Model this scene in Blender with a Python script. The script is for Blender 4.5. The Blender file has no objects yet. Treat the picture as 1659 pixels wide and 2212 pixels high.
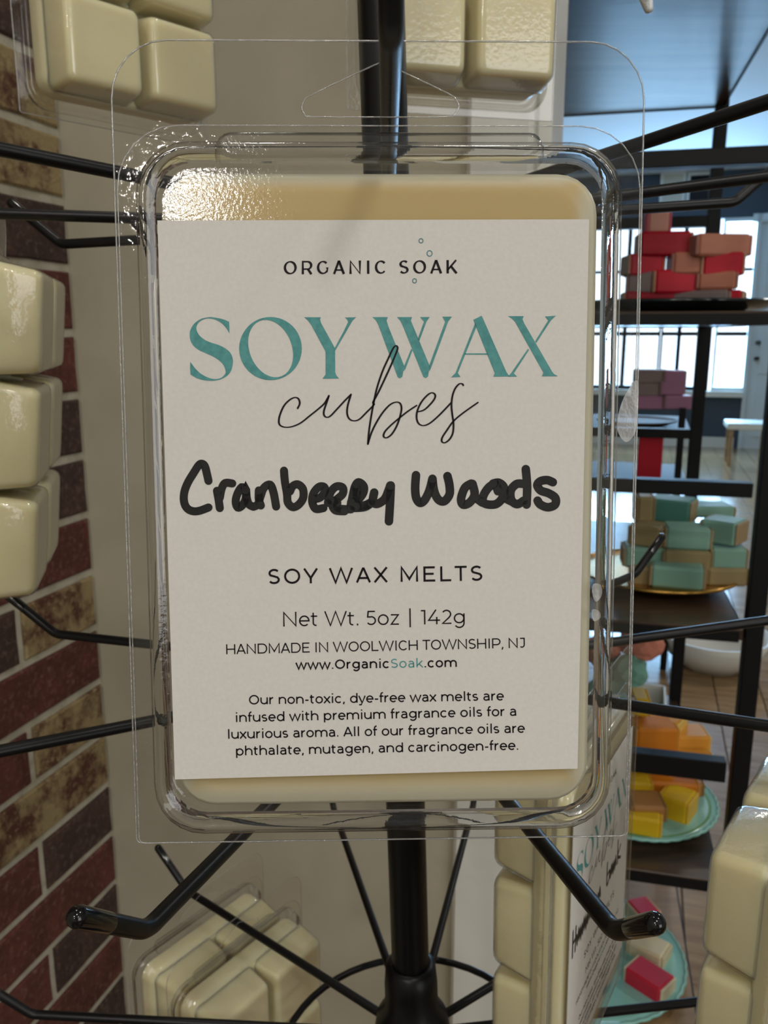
import bpy, bmesh, math, random
from math import sin, cos, radians, pi, sqrt, atan2
from mathutils import Vector, Matrix
from mathutils.geometry import tessellate_polygon

random.seed(7)
sc = bpy.context.scene
COL = sc.collection

# ------------------------------------------------------------------ camera
F_PX = 1790.0
PITCH = radians(12.2)
cd = bpy.data.cameras.new('camera')
cam = bpy.data.objects.new('camera', cd)
COL.objects.link(cam)
cam.location = (0, 0, 0)
cam.rotation_euler = (radians(90) - PITCH, 0, 0)
cd.sensor_fit = 'VERTICAL'
cd.sensor_height = 24.0
cd.lens = F_PX / 2212 * 24.0
cd.clip_start = 0.005
cd.clip_end = 60
cd.dof.use_dof = True
cd.dof.focus_distance = 0.150
cd.dof.aperture_fstop = 34
sc.camera = cam
sc.view_settings.view_transform = 'Standard'
sc.view_settings.look = 'None'
sc.view_settings.gamma = 1
sc.view_settings.use_curve_mapping = False
sc.view_settings.exposure = 0.0
sc.cycles.use_denoising = True
sc.cycles.transparent_max_bounces = 40
sc.cycles.max_bounces = 10
sc.cycles.sample_clamp_indirect = 6

# ------------------------------------------------------------------ frames of reference
TH = radians(17.3)
UU = Vector((cos(TH), -sin(TH), 0))       # along the back walls
VV = Vector((sin(TH), cos(TH), 0))        # away from the viewer, along the side walls


def R(a, b, z=0.0):
    return UU * a + VV * b + Vector((0, 0, z))


def ray(px, py):
    x = (px - 829.5) / F_PX
    u = -(py - 1106) / F_PX
    return Vector((x, cos(PITCH) + u * sin(PITCH), -sin(PITCH) + u * cos(PITCH)))


def on_b(px, py, b):
    r = ray(px, py)
    return r * (b / r.dot(VV))


# ------------------------------------------------------------------ world and lights
w = bpy.data.worlds.new('world')
sc.world = w
w.use_nodes = True
bg = w.node_tree.nodes['Background']
bg.inputs[0].default_value = (0.75, 0.88, 1.0, 1)
bg.inputs[1].default_value = 2.2


def area(name, loc, target, size, power, color, shape='DISK', size_y=None):
    l = bpy.data.lights.new(name, 'AREA')
    l.shape = shape
    l.size = size
    if size_y:
        l.size_y = size_y
    l.energy = power
    l.color = color
    o = bpy.data.objects.new(name, l)
    COL.objects.link(o)
    o.location = loc
    o.rotation_euler = (Vector(target) - Vector(loc)).to_track_quat('-Z', 'Y').to_euler()
    return o


WARM = (1.0, 0.90, 0.76)
NEUT = (1.0, 0.95, 0.88)
FLOOR_Z = -1.2
CEIL_Z = 1.6
FAR_B = 9.5
REAR_B = -5.0
_n = Vector((0.0207705, -0.99242674, 0.12106916))       # the clamshell's face, which mirrors a ceiling lamp
_d = ray(395, 428).normalized()
_r = _d - _n * (2 * _d.dot(_n))
_p = ray(395, 428) * 0.146
GLARE = _p + _r * ((CEIL_Z - 0.03 - _p.z) / _r.z)
print('GLARE', GLARE)
# recessed ceiling lamps of the shop (the fixtures are built with the ceiling below)
LAMPS = [(GLARE.dot(UU), GLARE.dot(VV), 0.17, 24.0, 'recessed ceiling lamp behind the viewer, the one mirrored in the clamshell corner'),
         (0.55, -0.75, 0.16, 8.0, 'recessed ceiling lamp behind the viewer on the right'),
         (-0.1, -1.9, 0.22, 14, 'recessed ceiling lamp near the rear wall, left one'),
         (0.9, 0.35, 0.14, 4.0, 'recessed ceiling lamp above the right of the stand'),
         (-0.35, 0.30, 0.12, 2.6, 'recessed ceiling lamp beside the brick wall'),
         (1.5, 3.2, 0.2, 14, 'recessed ceiling lamp beyond the soap rack'),
         (0.2, 5.6, 0.2, 14, 'recessed ceiling lamp nearest the far windows'),
         (2.0, -1.6, 0.22, 12, 'recessed ceiling lamp near the rear wall, right one')]
for a_, b_, s_, p_, _l in LAMPS:
    p = R(a_, b_, CEIL_Z - 0.03)
    area('ceiling_lamp_light', p, p - Vector((0, 0, 1)), s_, p_, NEUT)
# daylight beyond the shop windows
p = R(0.35, FAR_B + 0.6, 0.5)
area('window_daylight', p, p - VV, 3.2, 780, (0.34, 0.64, 1.0), 'RECTANGLE', 2.6)
# broad fill light added at the right behind the viewer; no window there
p = R(3.1, -1.4, 0.45)
area('side_fill_light', p, p - UU + VV * 0.35, 2.6, 46, (0.95, 0.97, 1.0), 'RECTANGLE', 1.7)


# ------------------------------------------------------------------ materials
def lin(c):
    if isinstance(c, str):
        c = [int(c[i:i + 2], 16) / 255 for i in (0, 2, 4)]
    return tuple((x / 12.92 if x <= 0.04045 else ((x + 0.055) / 1.055) ** 2.4) for x in c) + (1,)


def base_mat(name):
    m = bpy.data.materials.new(name)
    m.use_nodes = True
    nt = m.node_tree
    return m, nt, nt.nodes['Principled BSDF']


def node(nt, kind, **kw):
    n = nt.nodes.new(kind)
    for k, v in kw.items():
        if k in n.inputs:
            n.inputs[k].default_value = v
        else:
            setattr(n, k, v)
    return n


def plain(name, col, rough=0.5, metal=0.0, coat=0.0, sss=0.0, bump=None, noise=None, spec=0.5):
    m, nt, p = base_mat(name)
    p.inputs['Base Color'].default_value = lin(col)
    p.inputs['Roughness'].default_value = rough
    p.inputs['Metallic'].default_value = metal
    p.inputs['Coat Weight'].default_value = coat
    p.inputs['Coat Roughness'].default_value = 0.08
    p.inputs['Specular IOR Level'].default_value = spec
    if sss:
        p.inputs['Subsurface Weight'].default_value = 1.0
        p.inputs['Subsurface Radius'].default_value = (1.0, 0.8, 0.45)
        p.inputs['Subsurface Scale'].default_value = sss
    tc = node(nt, 'ShaderNodeTexCoord')
    if noise:
        sc_, col2, lo, hi = noise
        n = node(nt, 'ShaderNodeTexNoise', Scale=sc_, Detail=5.0)
        r = node(nt, 'ShaderNodeValToRGB')
        r.color_ramp.elements[0].position = lo
        r.color_ramp.elements[1].position = hi
        r.color_ramp.elements[0].color = lin(col)
        r.color_ramp.elements[1].color = lin(col2)
        nt.links.new(tc.outputs['Object'], n.inputs['Vector'])
        nt.links.new(n.outputs['Fac'], r.inputs['Fac'])
        nt.links.new(r.outputs['Color'], p.inputs['Base Color'])
    if bump:
        sc_, st = bump
        n = node(nt, 'ShaderNodeTexNoise', Scale=sc_, Detail=4.0)
        b = node(nt, 'ShaderNodeBump', Strength=1.0, Distance=st)
        nt.links.new(tc.outputs['Object'], n.inputs['Vector'])
        nt.links.new(n.outputs['Fac'], b.inputs['Height'])
        nt.links.new(b.outputs['Normal'], p.inputs['Normal'])
    return m


def clear_plastic(name, tint=(0.97, 0.97, 0.965), f0=0.045, power=4.0, rough=0.03, bump=(900, 0.00004), haze=0.0, edge=(0.80, 0.80, 0.79)):
    """thin clear sheet: lets light straight through, mirrors more at grazing angles"""
    m = bpy.data.materials.new(name)
    m.use_nodes = True
    nt = m.node_tree
    nt.nodes.clear()
    out = node(nt, 'ShaderNodeOutputMaterial')
    tr = node(nt, 'ShaderNodeBsdfTransparent')
    gl = node(nt, 'ShaderNodeBsdfGlossy', Roughness=rough)
    lw = node(nt, 'ShaderNodeLayerWeight', Blend=0.5)
    pw = node(nt, 'ShaderNodeMath', operation='POWER')
    pw.inputs[1].default_value = power
    ma = node(nt, 'ShaderNodeMath', operation='MULTIPLY_ADD')
    ma.inputs[1].default_value = 0.85
    ma.inputs[2].default_value = f0
    mx = node(nt, 'ShaderNodeMixShader')
    cm = node(nt, 'ShaderNodeMix', data_type='RGBA')
    cm.inputs[6].default_value = (*tint, 1)
    cm.inputs[7].default_value = (*edge, 1)
    nt.links.new(lw.outputs['Facing'], pw.inputs[0])
    nt.links.new(pw.outputs[0], ma.inputs[0])
    nt.links.new(pw.outputs[0], cm.inputs[0])
    nt.links.new(cm.outputs[2], tr.inputs['Color'])
    nt.links.new(ma.outputs[0], mx.inputs[0])
    nt.links.new(tr.outputs[0], mx.inputs[1])
    nt.links.new(gl.outputs[0], mx.inputs[2])
    tc = node(nt, 'ShaderNodeTexCoord')
    nz = node(nt, 'ShaderNodeTexNoise', Scale=bump[0], Detail=3.0)
    bp = node(nt, 'ShaderNodeBump', Strength=1.0, Distance=bump[1])
    nt.links.new(tc.outputs['Object'], nz.inputs['Vector'])
    nt.links.new(nz.outputs['Fac'], bp.inputs['Height'])
    nt.links.new(bp.outputs['Normal'], gl.inputs['Normal'])
    last = mx
    if haze:
        df = node(nt, 'ShaderNodeBsdfDiffuse')
        df.inputs[0].default_value = (0.8, 0.8, 0.78, 1)
        m2 = node(nt, 'ShaderNodeMixShader')
        m2.inputs[0].default_value = haze
        nt.links.new(mx.outputs[0], m2.inputs[1])
        nt.links.new(df.outputs[0], m2.inputs[2])
        last = m2
    nt.links.new(last.outputs[0], out.inputs[0])
    return m


def glass_mat(name, ior=1.3, rough=0.03, col=(0.97, 0.97, 0.97)):
    m = bpy.data.materials.new(name)
    m.use_nodes = True
    nt = m.node_tree
    nt.nodes.clear()
    out = node(nt, 'ShaderNodeOutputMaterial')
    g = node(nt, 'ShaderNodeBsdfGlass', IOR=ior, Roughness=rough)
    g.inputs['Color'].default_value = (*col, 1)
    tc = node(nt, 'ShaderNodeTexCoord')
    nz = node(nt, 'ShaderNodeTexNoise', Scale=500.0, Detail=3.0)
    bp = node(nt, 'ShaderNodeBump', Strength=0.6, Distance=0.0001)
    nt.links.new(tc.outputs['Object'], nz.inputs['Vector'])
    nt.links.new(nz.outputs['Fac'], bp.inputs['Height'])
    nt.links.new(bp.outputs['Normal'], g.inputs['Normal'])
    nt.links.new(g.outputs[0], out.inputs[0])
    return m


def emit(name, col, s):
    m = bpy.data.materials.new(name)
    m.use_nodes = True
    nt = m.node_tree
    nt.nodes.clear()
    out = node(nt, 'ShaderNodeOutputMaterial')
    e = node(nt, 'ShaderNodeEmission', Strength=s)
    e.inputs[0].default_value = (*col, 1)
    nt.links.new(e.outputs[0], out.inputs[0])
    return m


def brick_mat(name, c1, c2, c3, lo=0.45, hi=0.62):
    m, nt, p = base_mat(name)
    tc = node(nt, 'ShaderNodeTexCoord')
    oi = node(nt, 'ShaderNodeObjectInfo')
    ad = node(nt, 'ShaderNodeVectorMath', operation='ADD')
    sc3 = node(nt, 'ShaderNodeMath', operation='MULTIPLY')
    sc3.inputs[1].default_value = 13.0
    nt.links.new(oi.outputs['Random'], sc3.inputs[0])
    nt.links.new(tc.outputs['Object'], ad.inputs[0])
    nt.links.new(sc3.outputs[0], ad.inputs[1])
    n1 = node(nt, 'ShaderNodeTexNoise', Scale=26.0, Detail=6.0, Roughness=0.65)
    n2 = node(nt, 'ShaderNodeTexNoise', Scale=160.0, Detail=4.0, Roughness=0.7)
    nt.links.new(ad.outputs[0], n1.inputs['Vector'])
    nt.links.new(ad.outputs[0], n2.inputs['Vector'])
    r = node(nt, 'ShaderNodeValToRGB')
    r.color_ramp.elements[0].position = lo
    r.color_ramp.elements[1].position = hi
    r.color_ramp.elements[0].color = lin(c1)
    r.color_ramp.elements[1].color = lin(c2)
    nt.links.new(n1.outputs['Fac'], r.inputs['Fac'])
    mx = node(nt, 'ShaderNodeMix', data_type='RGBA')
    r2 = node(nt, 'ShaderNodeValToRGB')
    r2.color_ramp.elements[0].position = 0.52
    r2.color_ramp.elements[1].position = 0.75
    nt.links.new(n2.outputs['Fac'], r2.inputs['Fac'])
    nt.links.new(r2.outputs['Color'], mx.inputs[0])
    nt.links.new(r.outputs['Color'], mx.inputs[6])
    mx.inputs[7].default_value = lin(c3)
    nt.links.new(mx.outputs[2], p.inputs['Base Color'])
    p.inputs['Roughness'].default_value = 0.75
    b = node(nt, 'ShaderNodeBump', Strength=0.8, Distance=0.002)
    nt.links.new(n2.outputs['Fac'], b.inputs['Height'])
    nt.links.new(b.outputs['Normal'], p.inputs['Normal'])
    return m


def wood_mat(name, c1, c2, rough=0.4, scale=(2, 30, 30), coat=0.0):
    m, nt, p = base_mat(name)
    tc = node(nt, 'ShaderNodeTexCoord')
    mp = node(nt, 'ShaderNodeMapping')
    mp.inputs['Scale'].default_value = scale
    n1 = node(nt, 'ShaderNodeTexNoise', Scale=1.5, Detail=8.0, Roughness=0.6)
    r = node(nt, 'ShaderNodeValToRGB')
    r.color_ramp.elements[0].position = 0.35
    r.color_ramp.elements[1].position = 0.65
    r.color_ramp.elements[0].color = lin(c1)
    r.color_ramp.elements[1].color = lin(c2)
    nt.links.new(tc.outputs['Object'], mp.inputs[0])
    nt.links.new(mp.outputs[0], n1.inputs['Vector'])
    nt.links.new(n1.outputs['Fac'], r.inputs['Fac'])
    nt.links.new(r.outputs['Color'], p.inputs['Base Color'])
    p.inputs['Roughness'].default_value = rough
    p.inputs['Coat Weight'].default_value = coat
    return m


def paper_mat(name, col):
    m, nt, p = base_mat(name)
    tc = node(nt, 'ShaderNodeTexCoord')
    n1 = node(nt, 'ShaderNodeTexNoise', Scale=1400.0, Detail=4.0)
    r = node(nt, 'ShaderNodeValToRGB')
    c = lin(col)
    r.color_ramp.elements[0].position = 0.25
    r.color_ramp.elements[1].position = 0.75
    r.color_ramp.elements[0].color = tuple(x * 0.93 for x in c[:3]) + (1,)
    r.color_ramp.elements[1].color = c
    nt.links.new(tc.outputs['Object'], n1.inputs['Vector'])
    nt.links.new(n1.outputs['Fac'], r.inputs['Fac'])
    nt.links.new(r.outputs['Color'], p.inputs['Base Color'])
    p.inputs['Roughness'].default_value = 0.7
    p.inputs['Specular IOR Level'].default_value = 0.2
    b = node(nt, 'ShaderNodeBump', Strength=0.5, Distance=0.00003)
    nt.links.new(n1.outputs['Fac'], b.inputs['Height'])
    nt.links.new(b.outputs['Normal'], p.inputs['Normal'])
    return m


M = {}
M['black_wire'] = plain('black_powder_coat', '08080a', 0.36, coat=0.0, spec=0.32, bump=(500, 0.00004))
M['black_tip'] = plain('black_dipped_tip', '08080a', 0.14, coat=0.2, spec=0.4)
M['wax'] = plain('soy_wax', 'd3c08e', 0.42, sss=0.0035, bump=(260, 0.00008))
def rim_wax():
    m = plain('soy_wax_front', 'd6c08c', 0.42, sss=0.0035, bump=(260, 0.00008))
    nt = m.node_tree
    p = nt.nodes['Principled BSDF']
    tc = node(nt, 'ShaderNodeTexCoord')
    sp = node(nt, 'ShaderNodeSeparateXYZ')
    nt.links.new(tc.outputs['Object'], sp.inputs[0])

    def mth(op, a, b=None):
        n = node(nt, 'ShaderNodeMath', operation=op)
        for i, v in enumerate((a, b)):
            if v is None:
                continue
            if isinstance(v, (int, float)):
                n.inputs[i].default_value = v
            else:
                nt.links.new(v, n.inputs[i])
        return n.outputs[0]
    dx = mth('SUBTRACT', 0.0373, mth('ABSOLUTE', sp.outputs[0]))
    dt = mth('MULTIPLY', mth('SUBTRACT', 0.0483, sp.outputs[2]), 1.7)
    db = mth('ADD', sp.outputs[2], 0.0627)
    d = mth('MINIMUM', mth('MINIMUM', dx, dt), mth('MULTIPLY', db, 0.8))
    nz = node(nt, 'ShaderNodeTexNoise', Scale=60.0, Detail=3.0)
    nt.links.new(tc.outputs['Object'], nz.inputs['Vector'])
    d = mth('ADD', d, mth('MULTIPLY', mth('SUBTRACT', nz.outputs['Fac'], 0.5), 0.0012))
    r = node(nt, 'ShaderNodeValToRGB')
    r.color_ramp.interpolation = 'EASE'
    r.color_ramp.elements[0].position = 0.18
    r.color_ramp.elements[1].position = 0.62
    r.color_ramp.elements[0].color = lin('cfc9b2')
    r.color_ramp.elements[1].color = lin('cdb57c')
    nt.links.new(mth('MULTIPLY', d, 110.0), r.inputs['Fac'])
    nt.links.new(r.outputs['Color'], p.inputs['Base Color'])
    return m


M['wax'] = rim_wax()
M['wax2'] = plain('soy_wax_cube', 'e8dfb8', 0.33, sss=0.005, bump=(160, 0.00012))
M['sheet'] = clear_plastic('clear_plastic_sheet')
M['lid'] = clear_plastic('clear_plastic_lid', f0=0.07, power=3.0, rough=0.09, bump=(1500, 0.00003))
M['tray'] = clear_plastic('clear_plastic_tray', f0=0.06, power=2.6, rough=0.05, bump=(500, 0.00008))
M['edge'] = clear_plastic('plastic_cut_edge', tint=(0.86, 0.86, 0.85), f0=0.20, power=1.2, rough=0.12, bump=(900, 0.0003), haze=0.16, edge=(0.45, 0.45, 0.44))
M['ridge'] = glass_mat('moulded_plastic_ridge', 1.11, 0.03)
M['paper'] = paper_mat('label_paper', 'dbd7d1')
M['teal_ink'] = plain('teal_ink', '5b9a98', 0.6, noise=(900, '4f8b8a', 0.4, 0.7), spec=0.2)
M['black_ink'] = plain('black_ink', '1a1418', 0.55, spec=0.2)
M['marker'] = plain('black_marker', '262624', 0.5, spec=0.3, noise=(220, '1b1b1b', 0.35, 0.65))
M['mortar'] = plain('mortar', 'b9b4a2', 0.9, bump=(300, 0.0006), noise=(60, 'a39d8a', 0.4, 0.7))
M['brick_red'] = brick_mat('red_brick', '4c2119', '5f2f24', '78594a')
M['brick_dark'] = brick_mat('dark_brick', '35231f', '493129', '6b584c')
M['brick_tan'] = brick_mat('tan_brick', '4e2a1c', '92805a', 'a3906a', 0.40, 0.56)
M['wall'] = plain('beige_wall', 'b5ae98', 0.7, noise=(4.5, 'a39b86', 0.40, 0.66), bump=(90, 0.0002))
M['trim'] = plain('white_trim', 'dcdbd2', 0.45)
M['slate'] = plain('slate_wall', '3f4a57', 0.7)
M['ceil'] = plain('ceiling_paint', 'd9dde2', 0.8)
M['cream_wall'] = plain('cream_wall', 'cdc6b5', 0.8)
M['door'] = plain('door_paint', 'd3dde0', 0.5)
M['door_dark'] = plain('door_hardware', '4a463e', 0.35, metal=0.8)
M['plank'] = wood_mat('floor_planks', '8a6c4c', 'b2936b', 0.16, (3, 26, 26), 0.3)
M['rack'] = plain('black_square_tube', '0b0c0e', 0.5, spec=0.25)
M['shelf'] = wood_mat('brown_shelf_wood', '2c211b', '54402f', 0.30, (2.5, 18, 18), 0.05)
M['shelf_far'] = plain('far_shelf_wood', '3a2c24', 0.6, spec=0.2)
M['lowshelf'] = wood_mat('light_shelf_wood', '8a6b4a', 'ab8a62', 0.4, (3, 20, 20))
M['gold'] = plain('gold_rim', 'c79a4a', 0.25, metal=0.9)
M['dark_plate'] = plain('dark_glass_plate', '1c2524', 0.15, coat=0.5)
M['teal_plate'] = plain('teal_plate', '8fc9bd', 0.3, coat=0.4)
M['green_plate'] = plain('green_plate_centre', '5f9440', 0.35, coat=0.3)
M['glass'] = clear_plastic('window_glass', tint=(0.97, 0.98, 0.98), f0=0.04, power=5, rough=0.0, bump=(1, 0.0))
M['frost'] = plain('frosted_plastic', 'd9dde0', 0.25, coat=0.5, bump=(400, 0.0008))


# ------------------------------------------------------------------ mesh helpers
class MB:
    def __init__(self):
        self.v = []
        self.f = []
        self.m = []
        self.mats = []
        self.smooth = []

    def mi(self, mat):
        if mat not in self.mats:
            self.mats.append(mat)
        return self.mats.index(mat)

    def add(self, vs, fs, mat, smooth=False):
        o = len(self.v)
        k = self.mi(mat)
        self.v += [tuple(x) for x in vs]
        for f in fs:
            self.f.append([i + o for i in f])
            self.m.append(k)
            self.smooth.append(smooth)

    def box(self, lo, hi, mat, fn=None, bevel=0.0):
        (x0, y0, z0), (x1, y1, z1) = lo, hi
        if bevel <= 0:
            vs = [(x, y, z) for z in (z0, z1) for y in (y0, y1) for x in (x0, x1)]
            fs = [(0, 2, 3, 1), (4, 5, 7, 6), (0, 1, 5, 4), (2, 6, 7, 3), (0, 4, 6, 2), (1, 3, 7, 5)]
        else:
            e = bevel
            ring = lambda z, i: [(x0 + i, y0 + e, z), (x0 + e, y0 + i, z), (x1 - e, y0 + i, z), (x1 - i, y0 + e, z),
                                 (x1 - i, y1 - e, z), (x1 - e, y1 - i, z), (x0 + e, y1 - i, z), (x0 + i, y1 - e, z)]
            vs = ring(z0, e) + ring(z0 + e, 0) + ring(z1 - e, 0) + ring(z1, e)
            vs = [tuple(p) for p in vs]
            fs = []
            for r in range(3):
                for i in range(8):
                    j = (i + 1) % 8
                    fs.append((r * 8 + i, r * 8 + j, r * 8 + 8 + j, r * 8 + 8 + i))
            fs.append(tuple(range(7, -1, -1)))
            fs.append(tuple(range(24, 32)))
        if fn:
            vs = [fn(*p) for p in vs]
        self.add(vs, fs, mat)

    def loft(self, rings, mat, cap0=False, cap1=False, smooth=True, closed=True):
        n = len(rings[0])
        vs = [p for r in rings for p in r]
        fs = []
        for r in range(len(rings) - 1):
            for i in range(n if closed else n - 1):
                j = (i + 1) % n
                fs.append((r * n + i, r * n + j, (r + 1) * n + j, (r + 1) * n + i))
        self.add(vs, fs, mat, smooth)
        if cap0:
            self.add(rings[0], [tuple(range(n - 1, -1, -1))], mat, False)
        if cap1:
            self.add(rings[-1], [tuple(range(n))], mat, False)

    def tube(self, pts, r, mat, n=10, caps=True, closed=False):
        pts = [Vector(p) for p in pts]
        rad = r if isinstance(r, (list, tuple)) else [r] * len(pts)
        t0 = (pts[1] - pts[0]).normalized()
        ref = Vector((0, 0, 1)) if abs(t0.z) < 0.9 else Vector((1, 0, 0))
        nrm = (ref - t0 * ref.dot(t0)).normalized()
        rings = []
        m = len(pts)
        for i, p in enumerate(pts):
            a = pts[(i - 1) % m] if (closed or i > 0) else p
            b = pts[(i + 1) % m] if (closed or i < m - 1) else p
            t = (b - a).normalized()
            nrm = (nrm - t * nrm.dot(t)).normalized()
            bn = t.cross(nrm)
            rings.append([p + (nrm * cos(2 * pi * k / n) + bn * sin(2 * pi * k / n)) * rad[i] for k in range(n)])
        if closed:
            rings.append(rings[0])
        elif caps:
            def dome(p, t, ring, r_):
                out = []
                for q in (0.35, 0.65, 0.87, 0.98):
                    s = sqrt(1 - q * q)
                    out.append([p + (v - p) * s + t * (q * r_) for v in ring])
                return out
            ts = (pts[0] - pts[1]).normalized()
            te = (pts[-1] - pts[-2]).normalized()
            rings = list(reversed(dome(pts[0], ts, rings[0], rad[0]))) + rings + dome(pts[-1], te, rings[-1], rad[-1])
        self.loft(rings, mat, cap0=(caps and not closed), cap1=(caps and not closed))

    def lathe(self, prof, mat, n=40, centre=(0, 0, 0), mod=None, smooth=True):
        cx, cy, cz = centre
        rings = []
        for (r, z) in prof:
            ring = []
            for k in range(n):
                a = 2 * pi * k / n
                rr = r * (1 + (mod(a) if mod else 0))
                ring.append((cx + rr * cos(a), cy + rr * sin(a), cz + z))
            rings.append(ring)
        self.loft(rings, mat, cap0=prof[0][0] > 0, cap1=prof[-1][0] > 0, smooth=smooth)

    def mesh(self, name):
        me = bpy.data.meshes.new(name)
        me.from_pydata(self.v, [], self.f)
        for m in self.mats:
            me.materials.append(m)
        me.polygons.foreach_set('material_index', self.m)
        me.polygons.foreach_set('use_smooth', self.smooth)
        bm = bmesh.new()
        bm.from_mesh(me)
        bmesh.ops.remove_doubles(bm, verts=bm.verts, dist=1e-7)
        bm.to_mesh(me)
        bm.free()
        me.update()
        return me

    def build(self, name, parent=None, recentre=True):
        """one mesh object; the mesh is written in the parent's space, or in world space for a thing"""
        me = self.mesh(name)
        o = bpy.data.objects.new(name, me)
        COL.objects.link(o)
        if parent:
            o.parent = parent
        elif recentre and len(me.vertices):
            xs = [v.co for v in me.vertices]
            c = Vector((sum((f(v[i] for v in xs) for f in (min, max))) / 2 for i in range(3)))
            c.z = min(v.z for v in xs)
            me.transform(Matrix.Translation(-c))
            o.location = c
        return o


def tag(o, label=None, cat=None, group=None, kind=None):
    if label:
        o['label'] = label
    if cat:
        o['category'] = cat
    if group:
        o['group'] = group
    if kind:
        o['kind'] = kind
    return o


def empty(name, loc=(0, 0, 0)):
    o = bpy.data.objects.new(name, None)
    o.empty_display_size = 0.02
    COL.objects.link(o)
    o.location = loc
    return o


def room_box(mb, a0, a1, b0, b1, z0, z1, mat, bevel=0.0):
    mb.box((a0, b0, z0), (a1, b1, z1), mat, fn=lambda a, b, z: R(a, b, z), bevel=bevel)


def part_at(mb, name, parent):
    """mesh written in world space, made a child of a thing that sits at parent.location (no rotation)"""
    me = mb.mesh(name)
    me.transform(Matrix.Translation(-Vector(parent.location)))
    o = bpy.data.objects.new(name, me)
    COL.objects.link(o)
    o.parent = parent
    return o


# ================================================================== THE ROOM
WALL_B = 0.779            # beige wall
BRICK_A = -0.592          # face of the bricks
mb = MB()
room_box(mb, BRICK_A - 0.10, BRICK_A - 0.0035, REAR_B, WALL_B + 0.1, FLOOR_Z, CEIL_Z, M['mortar'])
wall_left = tag(mb.build('wall_left', recentre=False), kind='structure')

PITCHZ = 0.0672
GAP = 0.0088


def brick_mesh(L, mat, seed):
    rnd = random.Random(seed)
    m = MB()
    H = PITCHZ - GAP
    n = 4
    # face ring slightly uneven; local x = proud of the wall, y = along, z = up
    pts = []
    for i in range(n):
        pts.append((i / n * L, rnd.uniform(-.0007, .0007)))
    for i in range(2):
        pts.append((L + rnd.uniform(-.0008, .0004), i / 2 * H))
    for i in range(n):
        pts.append((L - i / n * L, H + rnd.uniform(-.0007, .0007)))
    for i in range(2):
        pts.append((rnd.uniform(-.0004, .0008), H - i / 2 * H))
    cy, cz = L / 2, H / 2
    back = [(-0.008, y, z) for y, z in pts]
    mid = [(-0.0018, y, z) for y, z in pts]
    face = [(0, y + (0.0022 if y < cy else -0.0022), z + (0.0022 if z < cz else -0.0022)) for y, z in pts]
    m.loft([back, mid, face], mat, cap1=True, smooth=False)
    return m.mesh('brick')


kinds = {}
for kd in ('red', 'dark', 'tan'):
    for L in (0.2062, 0.1, 0.1166, 0.2253):
        for s in (0, 1):
            kinds[(kd, L, s)] = brick_mesh(L, M['brick_' + kd], hash((L, s)) % 1000)
ROT_ROOM = -TH
# kinds by row for the brick at the wall's right end and the next one, as the photograph shows them
ROWK = {5: ('red', 'red'), 4: ('dark', 'tan'), 3: ('tan', 'red'), 2: ('tan', 'dark'), 1: ('dark', 'dark'), 0: ('red', 'dark'), -1: ('red', 'red'),
        -2: ('dark', 'red'), -3: ('dark', 'dark'), -4: ('red', 'dark'), -5: ('tan', 'dark'), -6: ('red', 'red'), -7: ('tan', 'red'),
        -8: ('tan', 'tan'), -9: ('dark', 'red'), -10: ('red', 'red'), -11: ('dark', 'red'), -12: ('red', 'dark'), -13: ('dark', 'red')}
for k in range(-17, 24):
    z = k * PITCHZ + GAP / 2
    if z + PITCHZ - GAP > CEIL_Z or z < FLOOR_Z:
        continue
    odd = k % 2
    b = WALL_B - 0.003
    L0 = 0.1166 if odd else 0.2253
    Ls = [L0] + [0.2062] * 3
    for i, L in enumerate(Ls):
        if i < 2 and k in ROWK:
            kd = ROWK[k][i]
        else:
            kd = random.choice(('red', 'red', 'dark', 'tan', 'dark'))
        me = kinds[(kd, L, (k + i) % 2)]
        o = bpy.data.objects.new('brick', me)
        COL.objects.link(o)
        o.parent = wall_left
        p = R(BRICK_A, b - L, z)
        o.location = p
        o.rotation_euler = (0, 0, ROT_ROOM)
        b -= L + GAP

mb = MB()
room_box(mb, BRICK_A - 0.1, -0.163, WALL_B, WALL_B + 0.1, FLOOR_Z, CEIL_Z, M['wall'])
tag(mb.build('wall_back', recentre=False), kind='structure')
mb = MB()
room_box(mb, -0.163, -0.105, WALL_B - 0.012, WALL_B + 0.11, FLOOR_Z, CEIL_Z, M['trim'], bevel=0.004)
room_box(mb, -0.105, -0.091, WALL_B + 0.004, WALL_B + 0.1, FLOOR_Z, CEIL_Z, M['trim'], bevel=0.003)
tag(mb.build('trim_1', recentre=False), kind='structure')
# far part of the shop
mb = MB()
room_box(mb, -2.2, -2.1, WALL_B + 0.1, FAR_B, FLOOR_Z, CEIL_Z, M['cream_wall'])
room_box(mb, -2.2, BRICK_A - 0.1, WALL_B, WALL_B + 0.1, FLOOR_Z, CEIL_Z, M['cream_wall'])
tag(mb.build('wall_far_left', recentre=False), kind='structure')
mb = MB()
room_box(mb, 3.2, 3.3, REAR_B, FAR_B, FLOOR_Z, CEIL_Z, M['cream_wall'])
tag(mb.build('wall_right', recentre=False), kind='structure')
mb = MB()
room_box(mb, BRICK_A - 0.1, 3.3, REAR_B - 0.1, REAR_B, FLOOR_Z, CEIL_Z, M['cream_wall'])
tag(mb.build('wall_rear', recentre=False), kind='structure')
mb = MB()
room_box(mb, -2.2, 3.3, REAR_B - 0.1, FAR_B + 0.12, CEIL_Z, CEIL_Z + 0.1, M['ceil'])
tag(mb.build('ceiling', recentre=False), kind='structure')
mb = MB()
room_box(mb, -2.2, 3.3, REAR_B - 0.1, FAR_B + 0.12, FLOOR_Z - 0.1, FLOOR_Z - 0.012, M['shelf'])
floor = tag(mb.build('floor', recentre=False), kind='structure')
m_pl = MB()
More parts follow.
